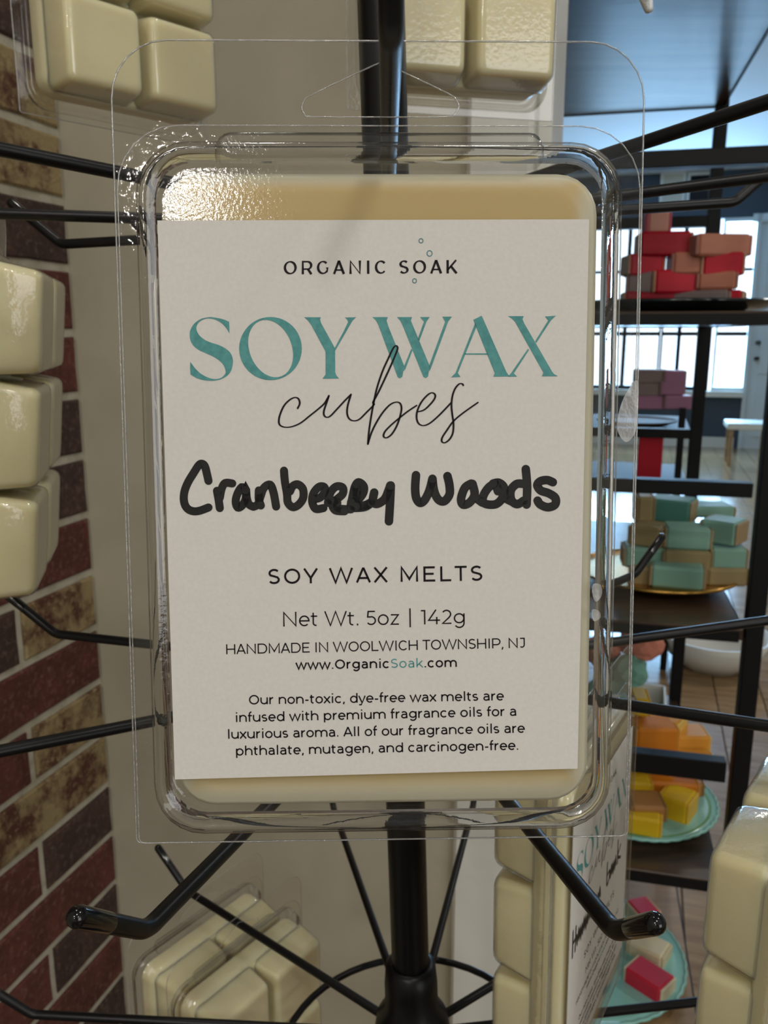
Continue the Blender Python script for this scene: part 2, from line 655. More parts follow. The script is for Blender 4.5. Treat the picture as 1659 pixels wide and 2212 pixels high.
m_pl.box((0, 0, 0), (0.146, 1.2, 0.012), M['plank'], bevel=0.0015)
plank_me = m_pl.mesh('plank')
for i in range(-4, 14):
    off = random.uniform(0, 0.8)
    for j in range(0, 8):
        o = bpy.data.objects.new('plank', plank_me)
        COL.objects.link(o)
        o.parent = floor
        o.location = R(i * 0.149, 0.9 - off + j * 1.203, FLOOR_Z - 0.012)
        o.rotation_euler = (0, 0, ROT_ROOM)

# ceiling lamps
for a_, b_, s_, p_, lb_ in LAMPS:
    c = R(a_, b_, CEIL_Z - 0.028)
    m_ = MB()
    m_.lathe([(s_ / 2 + 0.004, 0.0), (s_ / 2 + 0.02, 0.0), (s_ / 2 + 0.022, 0.010), (s_ / 2 + 0.010, 0.028), (s_ / 2 + 0.004, 0.028), (s_ / 2 + 0.004, 0.0)], M['ceil'], n=32, centre=c)
    o = m_.build('ceiling_light')
    tag(o, lb_, 'ceiling light', 'recessed lamps in the shop ceiling')

# far wall with windows and door
WX = [(-0.62, -0.26), (-0.22, 0.108), (0.155, 0.295), (0.335, 0.618), (0.69, 0.98)]     # window bays along the wall
W_SILL, W_HEAD = -0.56, 1.10
mb = MB()
fb0, fb1 = FAR_B, FAR_B + 0.12
room_box(mb, -2.2, -0.66, fb0, fb1, FLOOR_Z, CEIL_Z, M['slate'])
room_box(mb, -0.66, 1.02, fb0, fb1, W_HEAD + 0.04, CEIL_Z, M['slate'])
room_box(mb, -0.66, 1.02, fb0, fb1, FLOOR_Z, W_SILL - 0.04, M['slate'])
room_box(mb, 0.98, 1.02, fb0 + 0.02, fb1, FLOOR_Z, CEIL_Z, M['slate'])
room_box(mb, 1.02, 1.92, fb0, fb1, 1.13, CEIL_Z, M['slate'])
room_box(mb, 1.92, 3.3, fb0, fb1, FLOOR_Z, CEIL_Z, M['slate'])
tag(mb.build('wall_far', recentre=False), kind='structure')
for i, (x0, x1) in enumerate(WX):
    m_ = MB()
    t = 0.02
    for (p0, p1, q0, q1) in ((x0 - 0.02, x1 + 0.02, W_SILL - 0.04, W_SILL), (x0 - 0.02, x1 + 0.02, W_HEAD, W_HEAD + 0.04),
                             (x0 - 0.02, x0, W_SILL, W_HEAD), (x1, x1 + 0.02, W_SILL, W_HEAD)):
        room_box(m_, p0, p1, fb0 - 0.02, fb0 + 0.08, q0, q1, M['door'] if i == 4 else M['rack'])
    wn = tag(m_.build('window_%d' % (i + 1), recentre=False), kind='structure')
    m2 = MB()
    room_box(m2, x0, x1, fb0 + 0.02, fb0 + 0.05, -0.03, 0.01, M['rack'])
    room_box(m2, x0, x1, fb0 + 0.02, fb0 + 0.05, 0.62, 0.65, M['rack'])
    o = m2.build('glazing_bar', recentre=False)
    o.parent = wn
    m3 = MB()
    room_box(m3, x0, x1, fb0 + 0.03, fb0 + 0.034, W_SILL, W_HEAD, M['glass'])
    o = m3.build('pane', recentre=False)
    o.parent = wn
m_ = MB()
room_box(m_, -0.7, 0.985, fb0 - 0.09, fb0 - 0.02, W_SILL - 0.10, W_SILL - 0.04, M['trim'])
tag(m_.build('trim_2', recentre=False), kind='structure')
# door
m_ = MB()
room_box(m_, 1.02, 1.86, fb0 + 0.01, fb0 + 0.05, FLOOR_Z, 1.09, M['door'])
for (q0, q1, r0, r1) in ((1.11, 1.40, 0.45, 0.98), (1.48, 1.77, 0.45, 0.98), (1.11, 1.40, -0.42, 0.33), (1.48, 1.77, -0.42, 0.33), (1.11, 1.40, -1.08, -0.56), (1.48, 1.77, -1.08, -0.56)):
    room_box(m_, q0, q1, fb0 - 0.004, fb0 + 0.012, r0, r1, M['door'], bevel=0.003)
dr = tag(m_.build('door_1', recentre=False), kind='structure')
m_ = MB()
for (p0, p1, q0, q1) in ((0.985, 1.02, FLOOR_Z, 1.17), (1.86, 1.94, FLOOR_Z, 1.17), (0.94, 1.94, 1.09, 1.17)):
    room_box(m_, p0, p1, fb0 - 0.03, fb0 + 0.06, q0, q1, M['door'])
tag(m_.build('trim_3', recentre=False), kind='structure')
for zz in (-0.10, -0.26):
    m_ = MB()
    c = R(1.09, fb0 - 0.03, zz)
    m_.lathe([(0.006, -0.02), (0.022, -0.018), (0.028, 0.0), (0.022, 0.018), (0.006, 0.02)], M['door_dark'], n=16, centre=c)
    m_.tube([R(1.09, fb0 - 0.03, zz), R(1.09, fb0 + 0.01, zz)], 0.012, M['door_dark'], n=8)
    o = m_.build('door_knob', recentre=False)
    o.parent = dr
m_ = MB()
room_box(m_, -2.1, 0.94, fb0 - 0.015, fb0, FLOOR_Z, FLOOR_Z + 0.11, M['trim'])
tag(m_.build('baseboard_far', recentre=False), kind='structure')
m_ = MB()
room_box(m_, BRICK_A, -0.163, WALL_B - 0.014, WALL_B, FLOOR_Z, FLOOR_Z + 0.11, M['trim'])
tag(m_.build('baseboard_back', recentre=False), kind='structure')

# framed notices hanging high on the far side
def framed(px0, py0, px1, py1, b, mat, label):
    p0, p1 = on_b(px0, py0, b), on_b(px1, py1, b)
    a0, a1, z1, z0 = p0.dot(UU), p1.dot(UU), p0.z, p1.z
    root = empty('framed_notice', R((a0 + a1) / 2, b, z0))
    m_ = MB()
    room_box(m_, a0, a1, b - 0.012, b, z0, z1, mat)
    part_at(m_, 'panel', root)
    m_ = MB()
    f = 0.03
    for (x0, x1, y0, y1) in ((a0 - f, a1 + f, z1, z1 + f), (a0 - f, a1 + f, z0 - f, z0), (a0 - f, a0, z0, z1), (a1, a1 + f, z0, z1)):
        room_box(m_, x0, x1, b - 0.03, b, y0, y1, M['trim'])
    part_at(m_, 'frame', root)
    tag(root, label, 'framed picture')


framed(1434, 378, 1472, 440, FAR_B - 0.005, M['cream_wall'], 'pale beige framed panel high on the far wall, left of the black one')
framed(1492, 380, 1530, 438, FAR_B - 0.005, M['rack'], 'black framed panel high on the far wall, beside the pale one')

# ================================================================== BLACK RACK WITH SOAPS
TR = radians(13.6)
RU = Vector((cos(TR), -sin(TR), 0))
RV = Vector((sin(TR), cos(TR), 0))
RO = R(0.169, 1.200, 0)                    # outer corner of its front right post


def K(p, q, z=0.0):                        # rack frame: p to the left is negative, q to the back
    return RO + RU * p + RV * q + Vector((0, 0, z))


def kbox(mb, p0, p1, q0, q1, z0, z1, mat, bevel=0.0):
    mb.box((p0, q0, z0), (p1, q1, z1), mat, fn=K, bevel=bevel)


rack = empty('display_rack', K(-0.65, 0.35, FLOOR_Z))
tag(rack, 'tall black square-tube rack with brown wooden shelves holding plates of soap', 'rack')
TUB = 0.024
DEP = 0.68
LEN = 1.3
for (p0, q0) in ((-TUB + 0.012, 0.0), (-TUB - 0.004, DEP - TUB), (-LEN, 0.0), (-LEN, DEP - TUB)):
    m_ = MB()
    kbox(m_, p0, p0 + TUB, q0, q0 + TUB, FLOOR_Z, 0.47, M['rack'], bevel=0.0015)
    part_at(m_, 'post', rack)
for zc, h in ((0.2185, 0.021), (-0.209, 0.020), (-0.628, 0.032)):
    for q0 in (0.001, DEP - TUB + 0.001):
        m_ = MB()
        kbox(m_, -LEN + TUB, -TUB + 0.004, q0, q0 + 0.022, zc - h / 2, zc + h / 2, M['rack'], bevel=0.001)
        part_at(m_, 'rail', rack)
for zt, mat in ((0.45, M['shelf']), (0.028, M['shelf']), (-0.408, M['shelf']), (-0.808, M['shelf']), (-1.125, M['lowshelf'])):
    m_ = MB()
    kbox(m_, -LEN + 0.01, -0.014, 0.004, DEP - 0.004, zt - 0.016, zt, mat, bevel=0.001)
    s = part_at(m_, 'shelf', rack)
    if mat is M['lowshelf']:
        s['label'] = 'lighter tan wooden bottom shelf'
    m_ = MB()
    kbox(m_, -LEN + TUB, -TUB + 0.004, 0.0005, 0.004, zt - 0.018, zt - 0.003, M['rack'])
    kbox(m_, -LEN + TUB, -TUB + 0.004, DEP - 0.004, DEP - 0.0005, zt - 0.018, zt - 0.003, M['rack'])
    kbox(m_, -0.014, -0.0105, TUB, DEP - TUB, zt - 0.018, zt - 0.003, M['rack'])
    part_at(m_, 'shelf_edge', rack)


def soap_mat(name, c, e):
    body = plain(name, c, 0.5, sss=0.004, spec=0.35)
    end = plain(name + '_cut', e, 0.5)
    return body, end


SOAPS = {
    'red': soap_mat('red_soap', 'cc1a33', 'c79a7a'),
    'crimson': soap_mat('crimson_soap', 'b00f26', 'b98a6c'),
    'peach': soap_mat('peach_soap', 'c48268', 'b27d70'),
    'rose': soap_mat('rose_tan_soap', 'c08d7b', 'b34d5e'),
    'teal': soap_mat('teal_soap', '86ae9d', 'a38a63'),
    'olive': soap_mat('olive_soap', '9a8a62', '8a7a55'),
    'sea': soap_mat('deep_teal_soap', '4f8377', '9b8964'),
    'orange': soap_mat('orange_soap', 'd28420', 'd99a45'),
    'amber': soap_mat('amber_soap', 'e0a03a', 'e8c266'),
    'yellow': soap_mat('yellow_soap', 'ddb81c', 'dcb03a'),
    'brown': soap_mat('brown_soap', 'a87a42', '9b7446'),
    'mauve': soap_mat('mauve_soap', 'ab7a94', '9a8074'),
    'taupe': soap_mat('taupe_soap', '8d7c78', '9a8074'),
    'melon': soap_mat('melon_soap', 'd8304a', 'e8d9b8'),
    'cream': soap_mat('cream_soap', 'e4d8b6', 'd5c7a2'),
}


def soap(px, py, b, w_, h_, d_, yaw, kind, label, group, pitch=0.0, zfix=None):
    """a bar of soap; w_ across, h_ tall, d_ deep; seen centre at the given place"""
    c = on_b(px, py, b)
    if zfix is not None:
        c.z = zfix + h_ / 2
    body, end = SOAPS[kind]
    root = empty('soap_bar', (c.x, c.y, c.z - h_ / 2))
    root.rotation_euler = (0, radians(pitch), -TR + radians(yaw))
    m_ = MB()
    e = 0.004
    m_.box((-w_ / 2 + 0.003, -d_ / 2, 0), (w_ / 2 - 0.003, d_ / 2, h_), body, bevel=e)
    o = m_.build('soap_body', root)
    for s in (-1, 1):
        x0, x1 = (-w_ / 2, -w_ / 2 + 0.0045) if s < 0 else (w_ / 2 - 0.0045, w_ / 2)
        m_ = MB()
        m_.box((x0, -d_ / 2 + 0.0015, 0.0015), (x1, d_ / 2 - 0.0015, h_ - 0.0015), end, bevel=0.002)
        m_.build('cut_end', root)
    tag(root, label, 'soap', group)
    return root


def plate(c, r, mat, rim, label, centre=None, scallop=0.0, name='plate'):
    root = empty(name, c)
    m_ = MB()
    mod = (lambda a: scallop * abs(sin(a * 22))) if scallop else None
    n = 176 if scallop else 56
    m_.lathe([(r * 0.30, 0.0), (r * 0.62, 0.001), (r * 0.80, 0.007), (r * 0.97, 0.017), (r * 0.97, 0.020), (r * 0.80, 0.011), (r * 0.62, 0.004), (0.001, 0.004)], mat, n=n)
    m_.build('dish', root)
    m_ = MB()
    m_.lathe([(r * 0.965, 0.0165), (r * 0.99, 0.0160), (r, 0.0185), (r * 0.985, 0.0212), (r * 0.965, 0.0205), (r * 0.965, 0.0165)], rim, n=n, mod=mod)
    m_.build('rim', root)
    if centre:
        m_ = MB()
        m_.lathe([(0.001, 0.0048), (r * 0.60, 0.0048), (r * 0.80, 0.0115), (r * 0.915, 0.0175), (r * 0.91, 0.0181), (r * 0.80, 0.0121), (r * 0.60, 0.0056), (0.001, 0.0056)], centre, n=40)
        m_.build('centre_glaze', root)
    tag(root, label, 'plate')
    return root


# red soaps: shelf top at z=0.028
plate(K(-0.115, 0.27, 0.028), 0.165, M['dark_plate'], M['dark_plate'], 'dark glass plate under the red soap stack, on the upper shelf')
G = 'red and tan soap bars stacked on the dark plate'
B1 = 1.47
z0 = 0.033
L1 = [(1400, 644, 0.085, 0.033, 0.055, 4, 'crimson', 'dark red soap bar at bottom left of the red stack'),
      (1510, 644, 0.100, 0.033, 0.055, -14, 'taupe', 'grey-tan soap bar along the bottom of the red stack'),
      (1588, 644, 0.030, 0.033, 0.055, -14, 'red', 'small red soap end at bottom right of the red stack')]
for (px, py, w_, h_, d_, yw, kd, lb) in L1:
    soap(px, py, B1, w_, h_, d_, yw, kd, lb, G, zfix=z0)
L2 = [(1457, 610, 0.078, 0.037, 0.055, 8, 'red', 'bright red soap bar in the second layer, centre of the red stack'),
      (1548, 608, 0.062, 0.028, 0.06, -6, 'peach', 'shaded peach soap bar in the second layer, right of the red stack'),
      (1385, 612, 0.045, 0.036, 0.055, -8, 'taupe', 'grey-tan soap bar in the second layer, left of the red stack'),
      (1555, 573, 0.066, 0.036, 0.055, 3, 'red', 'bright red soap bar in the third layer, right end of the red stack'),
      (1484, 571, 0.056, 0.034, 0.055, 3, 'peach', 'peach soap bar in the third layer, between two red bars'),
      (1388, 574, 0.060, 0.034, 0.055, 12, 'red', 'red soap bar in the third layer, left of the red stack'),
      (1432, 530, 0.084, 0.038, 0.055, 5, 'crimson', 'dark red soap bar near the top of the red stack'),
      (1546, 533, 0.092, 0.034, 0.060, 20, 'peach', 'peach soap bar lying at top right of the red stack'),
      (1418, 483, 0.040, 0.034, 0.040, 8, 'rose', 'tan and pink soap piece on top of the red stack')]
for (px, py, w_, h_, d_, yw, kd, lb) in L2:
    soap(px, py, B1, w_, h_, d_, yw, kd, lb, G)

# teal soaps: shelf top z=-0.408
plate(R(0.040, 1.42, -0.408), 0.132, M['gold'], M['gold'], 'gold rimmed plate under the teal soap stack, on the middle shelf')
G = 'teal and tan soap bars stacked on the gold plate'
B2 = 1.40
T = [(1392, 1238, 1.36, 0.032, 'olive', 0.05, -5, 'olive tan soap bar at bottom left of the teal stack'),
     (1462, 1240, 1.345, 0.035, 'teal', 0.084, -4, 'pale teal soap bar at bottom centre of the teal stack, just above the gold rim'),
     (1560, 1238, 1.39, 0.030, 'olive', 0.068, 10, 'brown soap bar at bottom right of the teal stack'),
     (1390, 1198, 1.38, 0.034, 'teal', 0.07, 3, 'teal soap bar in the second layer, left of the teal stack'),
     (1478, 1203, 1.38, 0.032, 'olive', 0.078, 6, 'dark tan soap bar in the second layer, centre of the teal stack'),
     (1565, 1200, 1.40, 0.036, 'teal', 0.060, 8, 'teal soap bar in the second layer, right end of the teal stack'),
     (1402, 1153, 1.39, 0.035, 'olive', 0.056, -20, 'olive tan soap bar in the third layer, left of the teal stack'),
     (1482, 1157, 1.39, 0.036, 'teal', 0.074, 2, 'teal soap bar with a bright top in the third layer, centre'),
     (1563, 1145, 1.41, 0.038, 'teal', 0.062, -28, 'teal soap bar with a tan end at the upper right of the teal stack'),
     (1390, 1097, 1.44, 0.048, 'olive', 0.032, 4, 'olive tan soap bar standing at top left of the teal stack'),
     (1452, 1100, 1.46, 0.040, 'sea', 0.075, -18, 'deep teal soap bar near the top of the teal stack'),
     (1528, 1100, 1.50, 0.020, 'teal', 0.080, 12, 'thin teal soap bar lying flat at the back top of the teal stack')]
for (px, py, b_, h_, kd, w_, yw, lb) in T:
    soap(px, py, b_, w_, h_, 0.055, yw, kd, lb, G)

# orange soaps: shelf top z=-0.808
plate(R(0.028, 1.385, -0.808), 0.138, M['teal_plate'], M['teal_plate'], 'pale teal scalloped plate with a green centre under the orange and yellow soaps', M['green_plate'], 0.014)
G = 'orange and yellow soap bars heaped on the teal plate'
T = [(1388, 1768, 1.29, 0.034, 'yellow', 0.062, -6, 'yellow soap bar at the front of the orange heap'),
     (1393, 1741, 1.31, 0.030, 'brown', 0.060, 10, 'brown soap bar above the front yellow one'),
     (1463, 1738, 1.35, 0.044, 'yellow', 0.054, -24, 'bright yellow soap bar at right front of the orange heap'),
     (1378, 1696, 1.36, 0.038, 'yellow', 0.042, 6, 'yellow soap bar at left, under the black rail'),
     (1450, 1692, 1.40, 0.030, 'orange', 0.085, 5, 'orange soap bar just under the black rail'),
     (1496, 1700, 1.44, 0.044, 'brown', 0.030, 5, 'small brown soap piece near the plate edge under the rail'),
     (1404, 1640, 1.42, 0.040, 'orange', 0.080, -8, 'orange soap bar in the middle of the heap behind the rail'),
     (1492, 1634, 1.43, 0.030, 'amber', 0.064, 16, 'pale amber soap wedge at right, resting above the rail'),
     (1410, 1588, 1.43, 0.050, 'orange', 0.078, 14, 'large dark orange soap bar near the top of the heap'),
     (1484, 1598, 1.46, 0.040, 'amber', 0.068, 12, 'amber soap bar at upper right of the heap'),
     (1440, 1560, 1.47, 0.030, 'amber', 0.060, -25, 'amber soap bar leaning across the top of the heap'),
     (1380, 1516, 1.45, 0.034, 'yellow', 0.034, 4, 'small yellow soap cube on top of the orange heap')]
for (px, py, b_, h_, kd, w_, yw, lb) in T:
    soap(px, py, b_, w_, h_, 0.055, yw, kd, lb, G)

# watermelon soaps on the bottom shelf
plate(R(-0.035, 1.37, -1.125), 0.172, M['teal_plate'], M['teal_plate'], 'wide teal plate with a beaded edge and pink soaps on the bottom shelf', None, 0.012)
G = 'pink and cream soap wedges on the low teal plate'
for (px, py, b_, w_, h_, d_, kd, yw, lb) in ((1388, 1972, 1.475, 0.05, 0.035, 0.05, 'melon', 30, 'pink soap wedge at the back of the low teal plate'),
                                             (1402, 2050, 1.395, 0.07, 0.03, 0.05, 'cream', -25, 'cream edged soap wedge in the middle of the low teal plate'),
                                             (1402, 2122, 1.315, 0.075, 0.045, 0.05, 'melon', -35, 'bright red soap wedge at the front of the low teal plate')):
    soap(px, py, b_, w_, h_, d_, yw, kd, lb, G)


# crumbly bath pieces in a box at the back of the lower shelf
def lump(c, r, mat, seed, name, label, cat):
    rnd = random.Random(seed)
    bm = bmesh.new()
    bmesh.ops.create_icosphere(bm, subdivisions=3, radius=r)
    for v in bm.verts:
        v.co *= 1 + rnd.uniform(-0.09, 0.09)
        v.co.z *= 0.85
    me = bpy.data.meshes.new(name)
    bm.to_mesh(me)
    bm.free()
    me.materials.append(mat)
    o = bpy.data.objects.new(name, me)
    COL.objects.link(o)
    o.location = c
    tag(o, label, cat)
    return o


M['coral'] = plain('coral_crumble', 'd98a74', 0.8, bump=(80, 0.002))
M['mint'] = plain('mint_crumble', '7fb3a0', 0.8, bump=(80, 0.002))
tray = empty('white_carton', R(0.02, 1.72, -0.808))
m_ = MB()
room_box(m_, -0.07, 0.085, 1.62, 1.80, -0.808, -0.800, M['trim'])
for (x0, x1, y0, y1) in ((-0.07, 0.085, 1.62, 1.624), (-0.07, 0.085, 1.796, 1.80), (-0.07, -0.066, 1.62, 1.80), (0.081, 0.085, 1.62, 1.80)):
    room_box(m_, x0, x1, y0, y1, -0.800, -0.755, M['trim'])
part_at(m_, 'carton_sides', tray)
tag(tray, 'low white carton behind the orange soaps, holding crumbly bath pieces', 'box')
lump(R(0.005, 1.70, -0.690), 0.040, M['mint'], 1, 'bath_bomb', 'mint green crumbly bath ball just below the coral one', 'bath bomb')
lump(R(-0.03, 1.69, -0.748), 0.048, M['mint'], 5, 'bath_bomb', 'mint green crumbly bath piece sunk in the white carton', 'bath bomb')
lump(R(0.026, 1.745, -0.640), 0.046, M['coral'], 2, 'bath_bomb', 'coral crumbly bath ball on top of the mint pieces', 'bath bomb')
lump(R(-0.050, 1.74, -0.668), 0.040, M['coral'], 3, 'bath_bomb', 'coral crumbly bath ball at the left of the mint one', 'bath bomb')

# second rack further back
rack2 = empty('display_rack', R(-0.3, 3.2, FLOOR_Z))
tag(rack2, 'smaller black rack further back carrying the mauve soaps', 'rack')
for (a0, b0) in ((0.118, 3.0), (0.20, 3.5), (-0.9, 3.0), (-0.9, 3.5)):
    m_ = MB()
    room_box(m_, a0, a0 + 0.022, b0, b0 + 0.022, FLOOR_Z, -0.25 if b0 < 3.2 else 0.3, M['rack'])
    part_at(m_, 'post', rack2)
for zt in (-0.325, -0.52, -0.80):
    m_ = MB()
    room_box(m_, -0.9, 0.16, 3.0, 3.52, zt - 0.02, zt, M['shelf_far'])
    part_at(m_, 'shelf', rack2)
plate(R(-0.02, 3.12, -0.325), 0.14, M['shelf_far'], M['shelf_far'], 'dark plate under the mauve soaps on the far rack')
G = 'mauve and taupe soap bars on the far dark plate'
for (px, py, w_, kd, lb) in ((1400, 868, 0.11, 'mauve', 'mauve soap bar at bottom left of the far stack'), (1462, 868, 0.095, 'mauve', 'mauve soap bar at bottom right of the far stack'),
                             (1398, 840, 0.10, 'taupe', 'taupe soap bar at middle left of the far stack'), (1450, 838, 0.085, 'mauve', 'mauve soap bar at middle right of the far stack'),
                             (1405, 812, 0.11, 'taupe', 'taupe soap bar on top of the far stack, left'), (1455, 814, 0.075, 'mauve', 'mauve soap bar on top of the far stack, right')):
    soap(px, py, 3.05, w_, 0.046, 0.07, 4, kd, lb, G)
m_ = MB()
c0, c1 = on_b(1378, 974, 3.1), on_b(1434, 934, 3.1)
room_box(m_, c0.dot(UU), c1.dot(UU), 3.06, 3.2, -0.52, c1.z, SOAPS['red'][0], bevel=0.004)
tag(m_.build('soap_carton'), 'red and yellow printed carton on the lower shelf of the far rack', 'box')

# white bowl on the floor beyond, and a low stool near the far wall
m_ = MB()
cc = R(0.30, 3.1, FLOOR_Z + 0.0)
m_.lathe([(0.10, 0), (0.16, 0.05), (0.20, 0.13), (0.19, 0.13), (0.15, 0.055), (0.001, 0.02)], M['trim'], n=40, centre=cc)
tag(m_.build('bowl'), 'white rounded bowl on the wooden floor behind the rack', 'bowl')
st = empty('low_table', R(1.02, 8.3, FLOOR_Z))
m_ = MB()
room_box(m_, 0.74, 1.12, 8.1, 8.5, -0.86, -0.80, M['trim'], bevel=0.01)
part_at(m_, 'table_top', st)
for (x, y) in ((0.77, 8.13), (1.07, 8.13), (0.77, 8.45), (1.07, 8.45)):
    m_ = MB()
    room_box(m_, x, x + 0.03, y, y + 0.03, FLOOR_Z, -0.86, M['lowshelf'])
    part_at(m_, 'leg', st)
tag(st, 'low white-topped table beside the far white door', 'table')

# ================================================================== THE SPINNER STAND
RHO = radians(1.9)
YP = 0.300
XP = 0.0025


def S(x, y, z):
    return Vector((XP + x * cos(RHO) - z * sin(RHO), YP + y, x * sin(RHO) + z * cos(RHO)))


stand = empty('display_stand', S(0, 0, FLOOR_Z))
tag(stand, 'black wire spinner stand with radiating hooks and a central pole', 'display stand')
m_ = MB()
m_.tube([S(0, 0, FLOOR_Z + 0.02), S(0, 0, -0.29), S(0, 0, 0.5), S(0, 0, 0.62)], 0.0078, M['black_wire'], n=24)
part_at(m_, 'pole', stand)


def stand_lathe(prof, z, name, mat=None, label=None):
    m = MB()
    rings = []
    for r, dz in prof:
        rings.append([S(r * cos(2 * pi * k / 32), r * sin(2 * pi * k / 32), z + dz) for k in range(32)])
    m.loft(rings, mat or M['black_wire'], cap0=True, cap1=True)
    o = part_at(m, name, stand)
    return o


stand_lathe([(0.0085, 0.030), (0.0105, 0.0285), (0.0112, 0.020), (0.0112, 0.010), (0.0150, 0.004), (0.0165, -0.004), (0.0165, -0.03), (0.009, -0.035)], -0.288, 'hub')
for zt in (0.036, -0.128, 0.214):
    stand_lathe([(0.0082, -0.009), (0.0100, -0.008), (0.0100, 0.008), (0.0082, 0.009)], zt, 'collar')
# weld ring of the lowest tier
m_ = MB()
m_.tube([S(0.0585 * cos(2 * pi * k / 48), 0.0585 * sin(2 * pi * k / 48), -0.3065) for k in range(48)], 0.0016, M['black_wire'], n=8, closed=True)
part_at(m_, 'ring', stand)
# round foot plate
stand_lathe([(0.16, 0.0), (0.16, 0.006), (0.15, 0.010), (0.02, 0.016), (0.012, 0.05)], FLOOR_Z + 0.001, 'foot')


def hook(ang, zt, slope, Rr, tip=0.025, rise=38, wire=0.0019):
    ar = radians(ang)
    d = lambda r, z: S(r * sin(ar), -r * cos(ar), z)
    pts = [d(0.006, zt + slope * 0.006), d(Rr * 0.5, zt + slope * Rr * 0.5)]
    zb = zt + slope * Rr
    # fillet
    a0 = atan2(slope, 1)
    a1 = radians(rise)
    rb = 0.008
    n = 6
    seg = rb * (a1 - a0)
    r_, z_ = Rr - seg / 2, zb - slope * seg / 2
    pts.append(d(r_, z_))
    for i in range(n):
        am = a0 + (a1 - a0) * (i + 0.5) / n
        r_ += cos(am) * seg / n
        z_ += sin(am) * seg / n
        pts.append(d(r_, z_))
    tipdir = (cos(a1), sin(a1))
    e0 = (r_ + tipdir[0] * (tip - 0.008), z_ + tipdir[1] * (tip - 0.008))
    pts.append(d(*e0))
    m = MB()
    m.tube(pts, wire, M['black_wire'], n=14)
    h = part_at(m, 'hook', stand)
    m = MB()
    e1 = (r_ + tipdir[0] * tip, z_ + tipdir[1] * tip)
    e00 = (r_ + tipdir[0] * (tip - 0.010), z_ + tipdir[1] * (tip - 0.010))
    m.tube([d(*e00), d(*e1)], [wire * 1.03, wire * 1.08], M['black_tip'], n=14)
    t = part_at(m, 'hook_tip', stand)
    t.parent = h
    t['label'] = 'glossy rounded black tip'
    return h


T2, T3, T4, T1 = 0.036, -0.128, -0.294, 0.214
for a in [(0, T2, 0.045, 0.165), (-53, T2, 0.105, 0.165), (50, T2, 0.135, 0.165), (-86, T2, 0.055, 0.165), (84, T2, 0.078, 0.170),
          (-109, T2, 0.02, 0.137), (100, T2, 0.052, 0.130), (130, T2, 0.02, 0.10), (-135, T2, 0.02, 0.15), (175, T2, 0.02, 0.15),
          (-19, T3, 0.08, 0.165, 0.0215, 43), (13.5, T3, 0.08, 0.1645, 0.0155, 42), (-55, T3, 0.10, 0.165), (57, T3, 0.07, 0.165), (-103, T3, 0.05, 0.150),
          (92, T3, 0.10, 0.170), (125, T3, 0.085, 0.138, 0.022), (-130, T3, 0.05, 0.12), (165, T3, 0.05, 0.10),
          (-127, T4, 0.055, 0.146), (165, T4, 0.05, 0.165), (-165, T4, 0.05, 0.165), (122, T4, 0.05, 0.105), (90, T4, 0.10, 0.16), (-92, T4, 0.06, 0.165),
          (-130, T1, 0.06, 0.155), (156, T1, 0.03, 0.15), (85, T1, 0.08, 0.165), (-60, T1, 0.08, 0.165), (30, T1, 0.08, 0.165)]:
    hook(*a)

# ================================================================== LETTERING
# a monoline alphabet: (advance, [strokes]); cap height 1, x height .74
def A(cx, cy, rx, ry, a0, a1, n=None):
    n = n or max(5, int(abs(a1 - a0) / 14))
    return [(cx + rx * cos(radians(a0 + (a1 - a0) * i / n)), cy + ry * sin(radians(a0 + (a1 - a0) * i / n))) for i in range(n + 1)]


